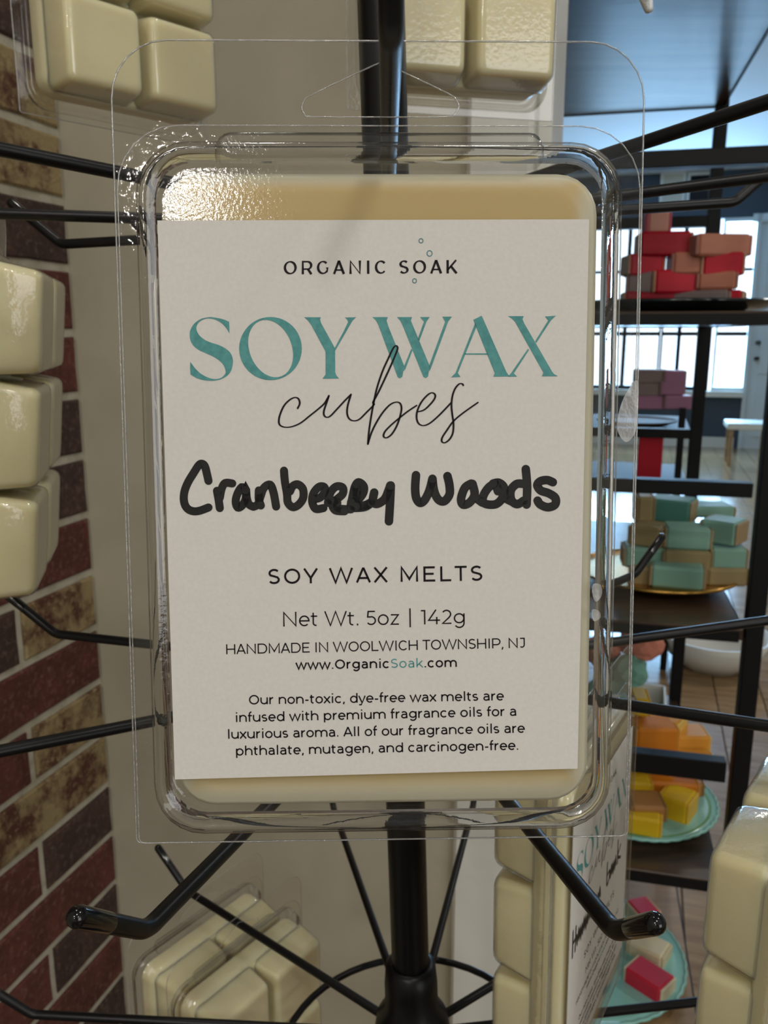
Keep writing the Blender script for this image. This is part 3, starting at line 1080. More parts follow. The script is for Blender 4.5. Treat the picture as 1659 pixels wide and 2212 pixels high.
T_ = 0.945
B_ = 0.055
XH = 0.70
G_ = {
    ' ': (0.40, []),
    'A': (1.02, [[(0.07, 0), (0.51, 1.0)], [(0.95, 0), (0.51, 1.0)], [(0.20, 0.30), (0.82, 0.30)]]),
    'C': (1.03, [A(0.56, 0.5, 0.44, 0.445, 42, 318)]),
    'D': (1.18, [[(0.16, B_), (0.16, T_), (0.58, T_)] + A(0.62, 0.5, 0.43, 0.445, 90, -90) + [(0.16, B_)]]),
    'E': (0.95, [[(0.86, T_), (0.16, T_), (0.16, B_), (0.88, B_)], [(0.16, 0.51), (0.78, 0.51)]]),
    'G': (1.11, [A(0.56, 0.5, 0.44, 0.445, 45, 325) + [(0.94, 0.22), (0.94, 0.50)]]),
    'H': (1.16, [[(0.16, 0), (0.16, 1)], [(1.0, 0), (1.0, 1)], [(0.16, 0.5), (1.0, 0.5)]]),
    'I': (0.43, [[(0.215, 0), (0.215, 1)]]),
    'J': (0.78, [[(0.16, T_), (0.60, T_), (0.60, 0.33)] + A(0.35, 0.33, 0.25, 0.275, 0, -130)]),
    'K': (1.04, [[(0.16, 0), (0.16, 1)], [(0.92, 1), (0.16, 0.26)], [(0.45, 0.54), (0.96, 0)]]),
    'L': (0.86, [[(0.16, 1), (0.16, B_), (0.82, B_)]]),
    'M': (1.36, [[(0.16, 0), (0.16, 0.98), (0.68, 0.18), (1.20, 0.98), (1.20, 0)]]),
    'N': (1.16, [[(0.16, 0), (0.16, 0.96), (1.0, 0.04), (1.0, 1)]]),
    'O': (1.20, [A(0.60, 0.5, 0.475, 0.445, 0, 360, 28)]),
    'P': (1.03, [[(0.16, 0), (0.16, T_), (0.58, T_)] + A(0.60, 0.655, 0.33, 0.29, 90, -90) + [(0.16, 0.365)]]),
    'R': (1.04, [[(0.16, 0), (0.16, T_), (0.56, T_)] + A(0.58, 0.665, 0.33, 0.28, 90, -90) + [(0.16, 0.385)], [(0.62, 0.39), (0.92, 0)]]),
    'S': (0.89, [A(0.46, 0.72, 0.31, 0.225, 35, 180, 9) + [(0.16, 0.66), (0.22, 0.575), (0.46, 0.51), (0.68, 0.44), (0.76, 0.34)] + A(0.45, 0.28, 0.32, 0.225, 5, -150, 10)]),
    'T': (0.85, [[(0.02, T_), (0.83, T_)], [(0.425, T_), (0.425, 0)]]),
    'U': (1.14, [[(0.16, 1), (0.16, 0.42)] + A(0.57, 0.42, 0.41, 0.365, 180, 360) + [(0.98, 1)]]),
    'W': (1.62, [[(0.06, 1), (0.44, 0.02), (0.81, 0.98), (1.18, 0.02), (1.56, 1)]]),
    'X': (0.95, [[(0.06, 1), (0.89, 0)], [(0.89, 1), (0.06, 0)]]),
    'Y': (0.93, [[(0.03, 1), (0.465, 0.36), (0.90, 1)], [(0.465, 0.36), (0.465, 0)]]),
    'a': (0.83, [A(0.38, 0.50, 0.27, 0.20, 145, 0, 9) + [(0.68, 0.0)], [(0.68, 0.42), (0.34, 0.42)] + A(0.34, 0.235, 0.20, 0.185, 90, 270, 9) + [(0.48, 0.06), (0.60, 0.12), (0.68, 0.24)]]),
    'b': (0.95, [[(0.14, 1.05), (0.14, 0)], A(0.48, 0.37, 0.335, 0.325, 180, -180, 22)]),
    'c': (0.81, [A(0.43, 0.37, 0.325, 0.325, 45, 315)]),
    'd': (0.95, [[(0.81, 1.05), (0.81, 0)], A(0.47, 0.37, 0.335, 0.325, 0, 360, 22)]),
    'e': (0.87, [[(0.12, 0.37), (0.76, 0.37)] + A(0.44, 0.37, 0.325, 0.325, 0, 315, 20)]),
    'f': (0.48, [[(0.20, 0)] + [(0.20, 0.82)] + A(0.38, 0.83, 0.18, 0.20, 180, 75, 7), [(0.03, 0.66), (0.47, 0.66)]]),
    'g': (0.96, [[(0.81, 0.72), (0.81, 0.08)] + A(0.48, 0.06, 0.33, 0.30, 0, -145, 10), A(0.47, 0.39, 0.335, 0.305, 0, 360, 22)]),
    'h': (0.94, [[(0.14, 1.05), (0.14, 0)], [(0.14, 0.38)] + A(0.47, 0.40, 0.33, 0.295, 180, 0, 12) + [(0.80, 0)]]),
    'i': (0.38, [[(0.19, 0), (0.19, 0.74)], [(0.19, 0.92), (0.19, 1.05)]]),
    'k': (0.83, [[(0.14, 1.05), (0.14, 0)], [(0.72, 0.74), (0.14, 0.20)], [(0.36, 0.42), (0.78, 0)]]),
    'l': (0.38, [[(0.19, 0), (0.19, 1.05)]]),
    'm': (1.47, [[(0.14, 0.74), (0.14, 0)], [(0.14, 0.38)] + A(0.44, 0.42, 0.30, 0.275, 180, 0, 11) + [(0.74, 0)], [(0.74, 0.38)] + A(1.04, 0.42, 0.30, 0.275, 180, 0, 11) + [(1.34, 0)]]),
    'n': (0.94, [[(0.14, 0.74), (0.14, 0)], [(0.14, 0.38)] + A(0.47, 0.40, 0.33, 0.295, 180, 0, 12) + [(0.80, 0)]]),
    'o': (0.89, [A(0.445, 0.37, 0.335, 0.325, 0, 360, 22)]),
    'p': (0.95, [[(0.14, 0.74), (0.14, -0.26)], A(0.48, 0.37, 0.335, 0.325, 180, -180, 22)]),
    'r': (0.56, [[(0.14, 0.74), (0.14, 0)], [(0.14, 0.36)] + A(0.50, 0.36, 0.36, 0.33, 180, 92, 7)]),
    's': (0.70, [A(0.35, 0.53, 0.23, 0.16, 40, 180, 8) + [(0.13, 0.47), (0.20, 0.40), (0.36, 0.37), (0.52, 0.33), (0.58, 0.25)] + A(0.35, 0.21, 0.235, 0.155, 5, -145, 8)]),
    't': (0.57, [[(0.20, 0.92), (0.20, 0.22)] + A(0.37, 0.22, 0.17, 0.165, 180, 290, 6), [(0.03, 0.68), (0.48, 0.68)]]),
    'u': (0.93, [[(0.13, 0.74), (0.13, 0.34)] + A(0.455, 0.34, 0.325, 0.285, 180, 360, 12), [(0.79, 0.74), (0.79, 0)]]),
    'v': (0.76, [[(0.04, 0.74), (0.38, 0.02), (0.72, 0.74)]]),
    'w': (1.24, [[(0.04, 0.74), (0.34, 0.02), (0.62, 0.72), (0.90, 0.02), (1.20, 0.74)]]),
    'x': (0.75, [[(0.05, 0.74), (0.70, 0)], [(0.70, 0.74), (0.05, 0)]]),
    'y': (0.76, [[(0.04, 0.74), (0.38, 0.0)], [(0.72, 0.74), (0.34, -0.16)] + A(0.17, -0.11, 0.18, 0.12, -20, -125, 6)]),
    'z': (0.74, [[(0.10, 0.69), (0.62, 0.69), (0.12, 0.05), (0.65, 0.05)]]),
    '.': (0.32, [[(0.16, 0.0), (0.16, 0.13)]]),
    ',': (0.32, [[(0.18, 0.13), (0.18, 0.04), (0.12, -0.14)]]),
    '-': (0.52, [[(0.08, 0.35), (0.44, 0.35)]]),
    '|': (0.62, [[(0.31, -0.18), (0.31, 1.12)]]),
    '1': (0.52, [[(0.06, T_), (0.32, T_), (0.32, 0)]]),
    '2': (0.82, [A(0.40, 0.68, 0.29, 0.265, 150, -25, 10) + [(0.56, 0.44), (0.12, 0.05), (0.74, 0.05)]]),
    '4': (0.94, [[(0.60, 1), (0.08, 0.28), (0.88, 0.28)], [(0.65, 0.5), (0.65, 0)]]),
    '5': (0.81, [[(0.68, T_), (0.20, T_), (0.16, 0.57), (0.38, 0.57)] + A(0.40, 0.32, 0.30, 0.265, 85, -145, 12)]),
}


def ribbon(mb, pts, wfun, mat, to3, round_cap=False, dz=0.0):
    """flat stroke along pts (pixel-like 2-D space, y up or down does not matter); wfun(i, dir) gives its width"""
    P_ = [Vector(p) for p in pts]
    q = [P_[0]]
    for p in P_[1:]:
        if (p - q[-1]).length > 1e-6:
            q.append(p)
    P_ = q
    if len(P_) < 2:
        return
    closed = (P_[0] - P_[-1]).length < 1e-4 and len(P_) > 3
    n = len(P_)
    L, Rr = [], []
    for i in range(n):
        if closed:
            a = P_[i] - P_[i - 1 if i > 0 else n - 2]
            b = P_[(i + 1) if i < n - 1 else 1] - P_[i]
        else:
            a = P_[i] - P_[i - 1] if i > 0 else P_[1] - P_[0]
            b = P_[i + 1] - P_[i] if i < n - 1 else P_[-1] - P_[-2]
        a.normalize()
        b.normalize()
        t = (a + b)
        if t.length < 1e-3:
            t = a.copy()
        t.normalize()
        nn = Vector((-t.y, t.x))
        c = max(0.5, nn.dot(Vector((-a.y, a.x))))
        hw = wfun(i, t) / 2 / c
        L.append(P_[i] + nn * hw)
        Rr.append(P_[i] - nn * hw)
    vs = [to3(p, dz) for p in L] + [to3(p, dz) for p in Rr]
    fs = [(i, i + 1, n + i + 1, n + i) for i in range(n - 1)]
    mb.add(vs, fs, mat)
    if round_cap:
        for k, (e, pr) in enumerate(((0, 1), (n - 1, n - 2))):
            c = P_[e]
            r_ = wfun(e, (P_[e] - P_[pr]).normalized()) / 2
            ring = [to3(c + Vector((cos(2 * pi * j / 14), sin(2 * pi * j / 14))) * r_, dz + 1e-6 * (k + 1)) for j in range(14)]
            mb.add(ring, [tuple(range(14))], mat)


def catmull(pts, n=6, closed=False):
    out = []
    m = len(pts)
    for i in range(m if closed else m - 1):
        p0 = pts[(i - 1) % m] if (closed or i > 0) else pts[0]
        p1 = pts[i]
        p2 = pts[(i + 1) % m]
        p3 = pts[(i + 2) % m] if (closed or i < m - 2) else pts[-1]
        for k in range(n):
            t = k / n
            out.append(tuple(0.5 * ((2 * p1[j]) + (-p0[j] + p2[j]) * t + (2 * p0[j] - 5 * p1[j] + 4 * p2[j] - p3[j]) * t * t + (-p0[j] + 3 * p1[j] - 3 * p2[j] + p3[j]) * t ** 3) for j in (0, 1)))
    if not closed:
        out.append(tuple(pts[-1]))
    return out


# package plane in space (pose measured from its outline)
PC = Vector((-0.00043495, 0.14479865, -0.02151889))
PX = Vector((0.9997714, 0.02123188, 0.00252203))
PZ = Vector((-0.00507346, 0.1209891, 0.99264087))
PN = Vector((0.0207705, -0.99242674, 0.12106916))    # towards the viewer
LAB_Y = -0.0037                                       # label plane in package space (front is -y)


def pix_to_label(p, dz=0.0):
    """photo pixel -> package space on the label's face"""
    off = -LAB_Y + 0.00006
    r = ray(p[0], p[1])
    c = PC + PN * off
    t = c.dot(PN) / r.dot(PN)
    wv = r * t - c
    return (wv.dot(PX), LAB_Y - 0.00006 - dz, wv.dot(PZ))


def text_line(mb, txt, p0, p1, cap, weight, mat, contrast=None, mats=None, squeeze=1.0):
    """txt between ink start p0 and ink end p1 (baseline, pixels)"""
    p0, p1 = Vector(p0), Vector(p1)
    d = (p1 - p0)
    Ltot = d.length
    d.normalize()
    up = Vector((d.y, -d.x))
    adv = [G_[c][0] for c in txt]
    first = min(q[0] for s in G_[txt[0]][1] for q in s) - weight / 2
    lastx = max(q[0] for s in G_[txt[-1]][1] for q in s) + weight / 2
    nat = (sum(adv[:-1]) + lastx - first) * cap
    nat *= squeeze
    track = (Ltot - nat) / (len(txt) - 1)
    sx = squeeze
    if track < 0:
        sx = squeeze * Ltot / nat
        track = 0
    x = -first * cap * sx
    for i, c in enumerate(txt):
        m = mats[i] if mats else mat
        wt = weight * (0.75 if (mats and mats[i] is not mat) else 1.0)
        for s in G_[c][1]:
            pts = [tuple(p0 + d * (x + q[0] * cap * sx) + up * (q[1] * cap)) for q in s]
            if contrast:
                def wf(i_, t):
                    # stress: strokes running up-left to down-right (and stems) are heavy
                    ang = abs(t.normalized().dot(Vector((0.28, 0.96))))
                    return cap * (contrast[0] + (contrast[1] - contrast[0]) * ang ** 1.5)
            else:
                wf = lambda i_, t: cap * wt
            ribbon(mb, pts, wf, m, pix_to_label)
        x += adv[i] * cap * sx + track


c1 = lambda p: (370 + p[0] / 3.6065, 640 + p[1] / 3.6065)
c2 = lambda p: (780 + p[0] / 3.456, 640 + p[1] / 3.456)


def poly(mb, pts, mat, conv, dz=0.0):
    pts = [conv(p) for p in pts]
    v3 = [Vector((p[0], p[1], 0)) for p in pts]
    tris = tessellate_polygon([v3])
    mb.add([pix_to_label(p, dz) for p in pts], [tuple(t) for t in tris], mat)


# --- the big serif words
title = MB()
TI = M['teal_ink']
top = [(453, 287), (452, 240), (450, 198)]
S_out = top + catmull([(450, 198), (400, 178), (330, 164), (290, 163), (230, 177), (180, 212), (150, 260), (144, 305), (152, 348), (175, 386), (215, 418), (270, 443), (330, 471), (380, 505), (412, 545), (424, 590), (412, 615), (385, 636), (340, 645), (290, 634), (235, 606), (190, 566), (165, 533), (148, 510)])[1:] \
    + [(147, 560), (150, 608)] + catmull([(150, 608), (200, 638), (260, 654), (320, 658), (380, 648), (432, 620), (465, 580), (479, 525), (477, 480), (458, 438), (420, 405), (370, 380), (320, 364), (270, 344), (225, 311), (200, 272), (196, 238), (212, 205), (245, 182), (290, 172), (345, 182), (395, 212), (430, 250), (453, 287)])[1:-1]
poly(title, S_out, TI, c1)
ro, ri = [], []
tau = radians(21.5)
for k in range(49):
    th = 2 * pi * k / 48
    ro.append(c1((773 + 244 * cos(th), 407 + 246 * sin(th))))
    # point of the tilted inner ellipse in the same direction
    e = Vector((cos(th), sin(th)))
    ca_, sa_ = cos(tau), sin(tau)
    ex, ey = e.x * ca_ + e.y * sa_ * -1 * -1, -e.x * sa_ + e.y * ca_
    # major axis leans to upper left / lower right
    mj = Vector((sin(tau), cos(tau)))
    mn = Vector((cos(tau), -sin(tau)))
    cm_, cj_ = e.dot(mn), e.dot(mj)
    rr = 1 / sqrt((cm_ / 165) ** 2 + (cj_ / 232) ** 2)
    ri.append(c1((774 + e.x * rr, 407 + e.y * rr)))
n_ = 49
title.add([pix_to_label(p) for p in ro] + [pix_to_label(p) for p in ri], [(i, i + 1, n_ + i + 1, n_ + i) for i in range(48)], TI)
poly(title, [(1035, 163), (1165, 163), (1158, 180), (1168, 210), (1274, 402), (1345, 270), (1378, 200), (1372, 183), (1353, 165), (1440, 163), (1412, 188), (1385, 235), (1276, 425), (1277, 590), (1285, 615), (1307, 640), (1178, 642), (1203, 608), (1202, 430), (1090, 222), (1062, 185)], TI, c1)
# W
poly(title, [(85, 155), (200, 155), (190, 182), (205, 228), (322, 520), (308, 600), (290, 612), (274, 604), (130, 215), (112, 180)], TI, c2)
poly(title, [(322, 520), (375, 392), (384, 402), (330, 545), (315, 560)], TI, c2)
poly(title, [(424, 318), (470, 188), (440, 155), (512, 155), (488, 188), (434, 335)], TI, c2)
poly(title, [(268, 155), (380, 155), (372, 182), (388, 220), (512, 520), (500, 598), (483, 610), (466, 602), (310, 215), (292, 180)], TI, c2)
poly(title, [(508, 520), (628, 190), (607, 152), (678, 152), (650, 188), (522, 535), (510, 560)], TI, c2)
# A
poly(title, [(838, 175), (900, 145), (910, 165), (1085, 565), (1108, 598), (988, 600), (998, 572), (858, 225)], TI, c2)
poly(title, [(852, 200), (862, 225), (722, 572), (742, 602), (672, 605), (706, 572)], TI, c2)
poly(title, [(775, 426), (943, 426), (947, 436), (771, 435)], TI, c2)
# X
poly(title, [(1097, 148), (1215, 148), (1205, 172), (1220, 205), (1425, 560), (1440, 580), (1470, 597), (1350, 597), (1362, 570), (1150, 190), (1125, 165)], TI, c2)
poly(title, [(1300, 335), (1398, 180), (1373, 150), (1455, 145), (1418, 178), (1308, 348)], TI, c2)
poly(title, [(1246, 392), (1254, 400), (1140, 575), (1165, 600), (1095, 600), (1122, 572)], TI, c2)

# --- the script word
script = MB()
BI = M['black_ink']
s1 = [c1(p) for p in [(985, 872), (1001, 835), (992, 800), (965, 788), (925, 805), (880, 850), (848, 920), (838, 975), (850, 1006), (890, 1020), (945, 1014), (1010, 985), (1080, 930), (1140, 882), (1190, 838), (1215, 800), (1228, 775)]]
s2 = [c1(p) for p in [(1228, 775), (1208, 835), (1190, 890), (1190, 925), (1210, 942), (1240, 932), (1290, 880), (1350, 815), (1400, 765)]]
s3 = [c1(p) for p in [(1400, 765), (1375, 850), (1370, 910), (1385, 952), (1420, 970), (1465, 958), (1520, 905), (1578, 845)]] + \
     [c2(p) for p in [(90, 790), (130, 715), (180, 610), (230, 500), (265, 415), (273, 385), (262, 369), (240, 388), (205, 460), (160, 560), (120, 680), (95, 790), (75, 900), (60, 1000), (51, 1102)]]
s4 = [c2(p) for p in [(51, 1102), (75, 1025), (110, 950), (160, 870), (215, 810), (262, 790), (292, 800), (302, 838), (290, 900), (265, 970), (228, 1030), (190, 1056), (168, 1045), (178, 1010), (220, 965), (290, 905), (350, 858), (415, 815)]]
s5 = [c2(p) for p in [(426, 862), (470, 848), (515, 808), (548, 765), (553, 735), (530, 720), (495, 738), (450, 790), (420, 855), (415, 910), (430, 950), (465, 965), (512, 948), (570, 900), (625, 845), (670, 797)]]
s6 = [c2(p) for p in [(763, 664), (754, 653), (730, 656), (700, 693), (681, 750), (675, 820), (682, 890), (690, 950), (685, 1020), (660, 1068), (625, 1093), (603, 1083), (607, 1052), (642, 998), (690, 932), (760, 872), (872, 793)]]
for s in (s1, s2, s3, s4, s5, s6):
    pts = catmull(s, 5)
    ribbon(script, pts, lambda i, t: 2.4 + 1.7 * abs(t.y) ** 1.2, BI, pix_to_label, True, dz=0.00003)

# --- marker handwriting
hand = MB()
MK = M['marker']
w1 = [[(290, 1438), (278, 1385), (262, 1325), (240, 1305), (215, 1315), (175, 1375), (130, 1450), (103, 1520), (98, 1590), (118, 1645), (160, 1672), (215, 1672), (290, 1645)],
      [(356, 1515), (368, 1580), (378, 1650)], [(378, 1570), (392, 1500), (420, 1455), (475, 1458)],
      [(578, 1510), (548, 1488), (515, 1540), (502, 1600), (518, 1645), (552, 1630), (580, 1575), (582, 1500), (588, 1570), (605, 1620), (640, 1640)],
      [(682, 1512), (682, 1580), (698, 1630)], [(640, 1640), (675, 1620), (695, 1560), (722, 1492), (770, 1468), (797, 1530), (817, 1638)],
      [(878, 1358), (885, 1440), (902, 1540), (908, 1605), (945, 1642), (990, 1625), (1028, 1570), (1025, 1500), (985, 1465), (945, 1480), (925, 1520)],
      [(1100, 1582), (1160, 1568), (1197, 1520), (1190, 1485), (1150, 1485), (1108, 1535), (1098, 1600), (1125, 1655), (1185, 1650)],
      [(1220, 1610), (1240, 1530), (1285, 1482), (1335, 1490), (1335, 1540), (1280, 1590), (1255, 1625), (1280, 1668), (1350, 1675)],
      [(1240, 1590), (1290, 1600), (1300, 1650), (1400, 1660)],
      [(1400, 1605), (1450, 1590), (1495, 1535), (1500, 1480), (1460, 1448), (1432, 1480), (1412, 1560), (1398, 1640), (1430, 1650), (1510, 1642), (1560, 1610)],
      [(1440, 1465), (1445, 1560), (1420, 1640)]]
for s in w1:
    ribbon(hand, catmull([c1(p) for p in s], 5), lambda i, t: 17.5, MK, pix_to_label, True)
w2 = [[(98, 1465), (88, 1530), (120, 1550), (175, 1515), (205, 1450), (218, 1412)], [(222, 1412), (216, 1550), (208, 1680)], [(-40, 1570), (30, 1560), (88, 1530)],
      [(410, 1335), (404, 1430), (412, 1505), (440, 1542), (475, 1520), (510, 1450), (533, 1362)], [(533, 1362), (545, 1450), (575, 1515), (620, 1530), (660, 1480), (660, 1410), (645, 1342)],
      [(822, 1398), (775, 1430), (747, 1510), (762, 1555), (810, 1540), (848, 1480), (832, 1400)],
      [(1000, 1398), (955, 1425), (917, 1480), (908, 1530), (942, 1553), (1010, 1550), (1058, 1500), (1068, 1430), (1030, 1392), (985, 1398)], [(1005, 1400), (1022, 1455)], [(850, 1500), (905, 1540)],
      [(1210, 1400), (1160, 1402), (1118, 1450), (1122, 1520), (1165, 1552), (1215, 1525)], [(1230, 1290), (1240, 1420), (1236, 1555)], [(1060, 1500), (1120, 1530)],
      [(1432, 1388), (1390, 1372), (1340, 1380), (1316, 1410), (1342, 1450), (1400, 1470), (1450, 1505), (1448, 1555), (1395, 1575), (1340, 1555), (1318, 1525)]]
for s in w2:
    ribbon(hand, catmull([c2(p) for p in s], 5), lambda i, t: 18.5, MK, pix_to_label, True)

# --- printed lines
prt = []


def line(*a, **k):
    m = MB()
    text_line(m, *a, **k)
    prt.append(m)


line('ORGANIC SOAK', (614, 592.5), (988, 590.3), 28.7, 0.13, BI, contrast=(0.095, 0.185), squeeze=0.84)
line('SOY WAX MELTS', (580.3, 1261.5), (1042, 1254), 32.0, 0.14, BI)
line('Net Wt. 5oz | 142g', (612, 1353.5), (1004, 1347.5), 31.5, 0.095, BI)
line('HANDMADE IN WOOLWICH TOWNSHIP, NJ', (489, 1413.4), (1134, 1399), 21.5, 0.12, BI)
url = 'www.OrganicSoak.com'
line(url, (638, 1446), (987, 1440.5), 19.5, 0.165, BI, mats=[TI if 11 <= i < 15 else BI for i in range(len(url))])
line('Our non-toxic, dye-free wax melts are', (538, 1521.7), (1088.6, 1512.7), 20.0, 0.145, BI)
line('infused with premium fragrance oils for a', (510, 1559.8), (1115.5, 1546), 20.0, 0.145, BI)
line('luxurious aroma. All of our fragrance oils are', (493, 1596), (1134, 1582.5), 20.0, 0.145, BI)
line('phthalate, mutagen, and carcinogen-free.', (510, 1632), (1119.5, 1619.5), 20.0, 0.145, BI)
bub = MB()
M['bubble'] = plain('bubble_ink', '4b7f86', 0.6, spec=0.2)
for (x, y, rx, ry) in ((909.5, 520, 4.6, 4.8), (928, 547.3, 5.8, 6.3), (895.5, 606.5, 4.4, 4.8)):
    ribbon(bub, [(x + rx * cos(2 * pi * k / 8 + 0.2), y + ry * sin(2 * pi * k / 8 + 0.2)) for k in range(9)], lambda i, t: 1.7, M['bubble'], pix_to_label)

# second handwriting, for the package at lower right (a long scrawl of two words)
hand2 = MB()
def zig(x0, x1, y, amp, n):
    return [(x0 + (x1 - x0) * i / n, y + 1.5 * (amp if i % 2 else -amp) * (0.6 + 0.4 * ((i * 7) % 3) / 2)) for i in range(n + 1)]
for s in ([(400, 1010), (405, 1130)], [(440, 1015), (440, 1125)], [(402, 1070), (440, 1065)], zig(455, 600, 1085, 22, 12), zig(600, 800, 1085, 20, 15), [(640, 1020), (645, 1100)],
          [(900, 1000), (905, 1110), (940, 1105), (945, 1065), (910, 1065)], zig(950, 1060, 1085, 20, 9), [(1080, 990), (1085, 1110)], [(1130, 1040), (1085, 1075), (1140, 1110)]):
    ribbon(hand2, catmull(s, 4), lambda i, t: 15, MK, pix_to_label, True)

# ================================================================== CLAMSHELL PACKAGES
def rr(x0, x1, z0, z1, r, y, n=6):
    pts = []
    rad = r if isinstance(r, (list, tuple)) else [r] * 4   # br, tr, tl, bl
    for (cx, cz, a0, rq) in ((x1 - rad[0], z0 + rad[0], -90, rad[0]), (x1 - rad[1], z1 - rad[1], 0, rad[1]), (x0 + rad[2], z1 - rad[2], 90, rad[2]), (x0 + rad[3], z0 + rad[3], 180, rad[3])):
        for i in range(n + 1):
            a = radians(a0 + 90 * i / n)
            pts.append((cx + rq * cos(a), y, cz + rq * sin(a)))
    return pts


mm = 0.001
FX, FZ0, FZ1 = 45.25 * mm, -70.25 * mm, 70.25 * mm
WX0, WX1, WZ0, WZ1 = -37.3 * mm, 37.3 * mm, -62.7 * mm, 48.3 * mm
LIDT = 56.3 * mm
hole = [(-13.2, 59.3), (-12.7, 60.6), (-11.3, 61.6), (-1.2, 66.2), (0.4, 66.6), (1.8, 66.2), (11.6, 61.8), (13.0, 60.7), (13.5, 59.6), (12.8, 58.5), (11.4, 57.95), (0, 57.9), (-11.4, 57.9), (-12.7, 58.3)]
hole = [(x * mm, z * mm) for x, z in catmull(hole, 3, closed=True)]


def sheet_with_holes(mb, outer, holes, y, mat):
    loops = [[Vector((p[0], p[2], 0)) for p in outer]] + [[Vector((h[0], h[1], 0)) for h in hl] for hl in holes]
    tris = tessellate_polygon(loops)
    vs = [(p.x, y, p.y) for lp in loops for p in lp]
    mb.add(vs, [tuple(t) for t in tris], mat)


outer = rr(-FX, FX, FZ0, FZ1, [1.0 * mm, 9.5 * mm, 9.5 * mm, 1.0 * mm], 0)
lid_outer = rr(-FX + 0.6 * mm, FX - 0.5 * mm, FZ0 + 0.2 * mm, LIDT, [1.0 * mm, 10.5 * mm, 10.5 * mm, 1.0 * mm], 0)
G1 = 41.3 * mm
ridge_o = rr(-G1, G1, -67.4 * mm, 53.2 * mm, 9.0 * mm, 0)

tr = MB()      # tray: flange with hang hole, shallow channel, slab and six pockets, all behind the flange (+y)
gw = rr(-G1 + 0.2 * mm, G1 - 0.2 * mm, -67.2 * mm, 53.0 * mm, 9.0 * mm, 0.3 * mm)
sheet_with_holes(tr, outer, [hole, [(p[0], p[2]) for p in gw]], 0.3 * mm, M['sheet'])
g = 0.35 * mm
rings = [gw,
         rr(-G1 + 0.9 * mm, G1 - 0.9 * mm, -66.5 * mm, 52.3 * mm, 8.6 * mm, 3.6 * mm),
         rr(-G1 + 1.6 * mm, G1 - 1.6 * mm, -65.8 * mm, 51.6 * mm, 8.2 * mm, 4.4 * mm),
         rr(WX0 - g, WX1 + g, WZ0 - g, WZ1 + g, 7.3 * mm, 4.6 * mm),
         rr(WX0 - g + 0.4 * mm, WX1 + g - 0.4 * mm, WZ0 - g + 0.4 * mm, WZ1 + g - 0.4 * mm, 7 * mm, 8.6 * mm),
         rr(WX0 - g + 1.4 * mm, WX1 + g - 1.4 * mm, WZ0 - g + 1.4 * mm, WZ1 + g - 1.4 * mm, 6.3 * mm, 9.6 * mm)]
tr.loft(rings, M['tray'], smooth=True)
slab_d = 9.4 * mm
full_d = 23.5 * mm
cw = (WX1 - WX0) / 2
ch = (WZ1 - WZ0) / 3


def cube_rings(ix, iz, grow=0.0):
    x0, x1 = WX0 + ix * cw + 0.9 * mm - grow, WX0 + (ix + 1) * cw - 0.9 * mm + grow
    z0, z1 = WZ0 + iz * ch + 0.9 * mm - grow, WZ0 + (iz + 1) * ch - 0.9 * mm + grow
    out = []
    for (ins, y, r) in ((0.0, slab_d - 1.0 * mm, 3), (0.2, slab_d + 1.0 * mm, 3), (1.5, full_d - 2.6 * mm, 3), (1.9, full_d - 1.4 * mm, 3), (2.5, full_d - 0.6 * mm, 2.8), (3.4, full_d - 0.1 * mm, 2.5), (4.8, full_d + 0.1 * mm, 2.2)):
        i = ins * mm
        out.append(rr(x0 + i, x1 - i, z0 + i, z1 - i, r * mm, y + grow * (1 if ins > 1 else 0), 4))
    return out


for ix in range(2):
    for iz in range(3):
        tr.loft(cube_rings(ix, iz, g), M['tray'], cap1=True)
tray_me = tr.mesh('tray_shell')

wx = MB()
wx.loft([rr(WX0 + 3.5 * mm, WX1 - 3.5 * mm, WZ0 + 3.5 * mm, WZ1 - 3.5 * mm, 5 * mm, -2.35 * mm),
         rr(WX0 + 1.2 * mm, WX1 - 1.2 * mm, WZ0 + 1.2 * mm, WZ1 - 1.2 * mm, 6 * mm, -2.1 * mm),
         rr(WX0 + 0.3 * mm, WX1 - 0.3 * mm, WZ0 + 0.3 * mm, WZ1 - 0.3 * mm, 6.8 * mm, -1.3 * mm),
         rr(WX0, WX1, WZ0, WZ1, 7 * mm, 0),
         rr(WX0 + 0.1 * mm, WX1 - 0.1 * mm, WZ0 + 0.1 * mm, WZ1 - 0.1 * mm, 7 * mm, 4.5 * mm),
         rr(WX0 + 0.5 * mm, WX1 - 0.5 * mm, WZ0 + 0.5 * mm, WZ1 - 0.5 * mm, 6.8 * mm, 8.4 * mm),
         rr(WX0 + 1.6 * mm, WX1 - 1.6 * mm, WZ0 + 1.6 * mm, WZ1 - 1.6 * mm, 6.2 * mm, slab_d)], M['wax'], cap0=True, cap1=True)
wax_me = wx.mesh('wax_slab')
wax_side_me = wax_me.copy()
wax_side_me.materials[0] = M['wax2']
cube_mes = []
for iz in range(3):
    for ix in range(2):
        c_ = MB()
        c_.loft(cube_rings(ix, iz), M['wax2'], cap0=True, cap1=True)
        cube_mes.append(c_.mesh('wax_cube'))

ld = MB()      # lid: front sheet with raised rim, bulging to the front (-y)
sheet_with_holes(ld, lid_outer, [[(p[0], p[2]) for p in ridge_o]], -0.1 * mm, M['sheet'])
I = lambda d, y, r: rr(-G1 + d * mm, G1 - d * mm, (-67.4 + d) * mm, (53.2 - d) * mm, r * mm, y * mm)
ld.loft([I(0, -0.1, 9.0), I(0.3, -2.4, 8.8), I(0.8, -3.9, 8.5), I(1.7, -4.4, 8.0), I(2.6, -4.2, 7.4), I(3.3, -3.6, 6.8), I(4.0, -3.35, 6.2), I(5.0, -3.3, 5.6)], M['lid'], cap1=True)
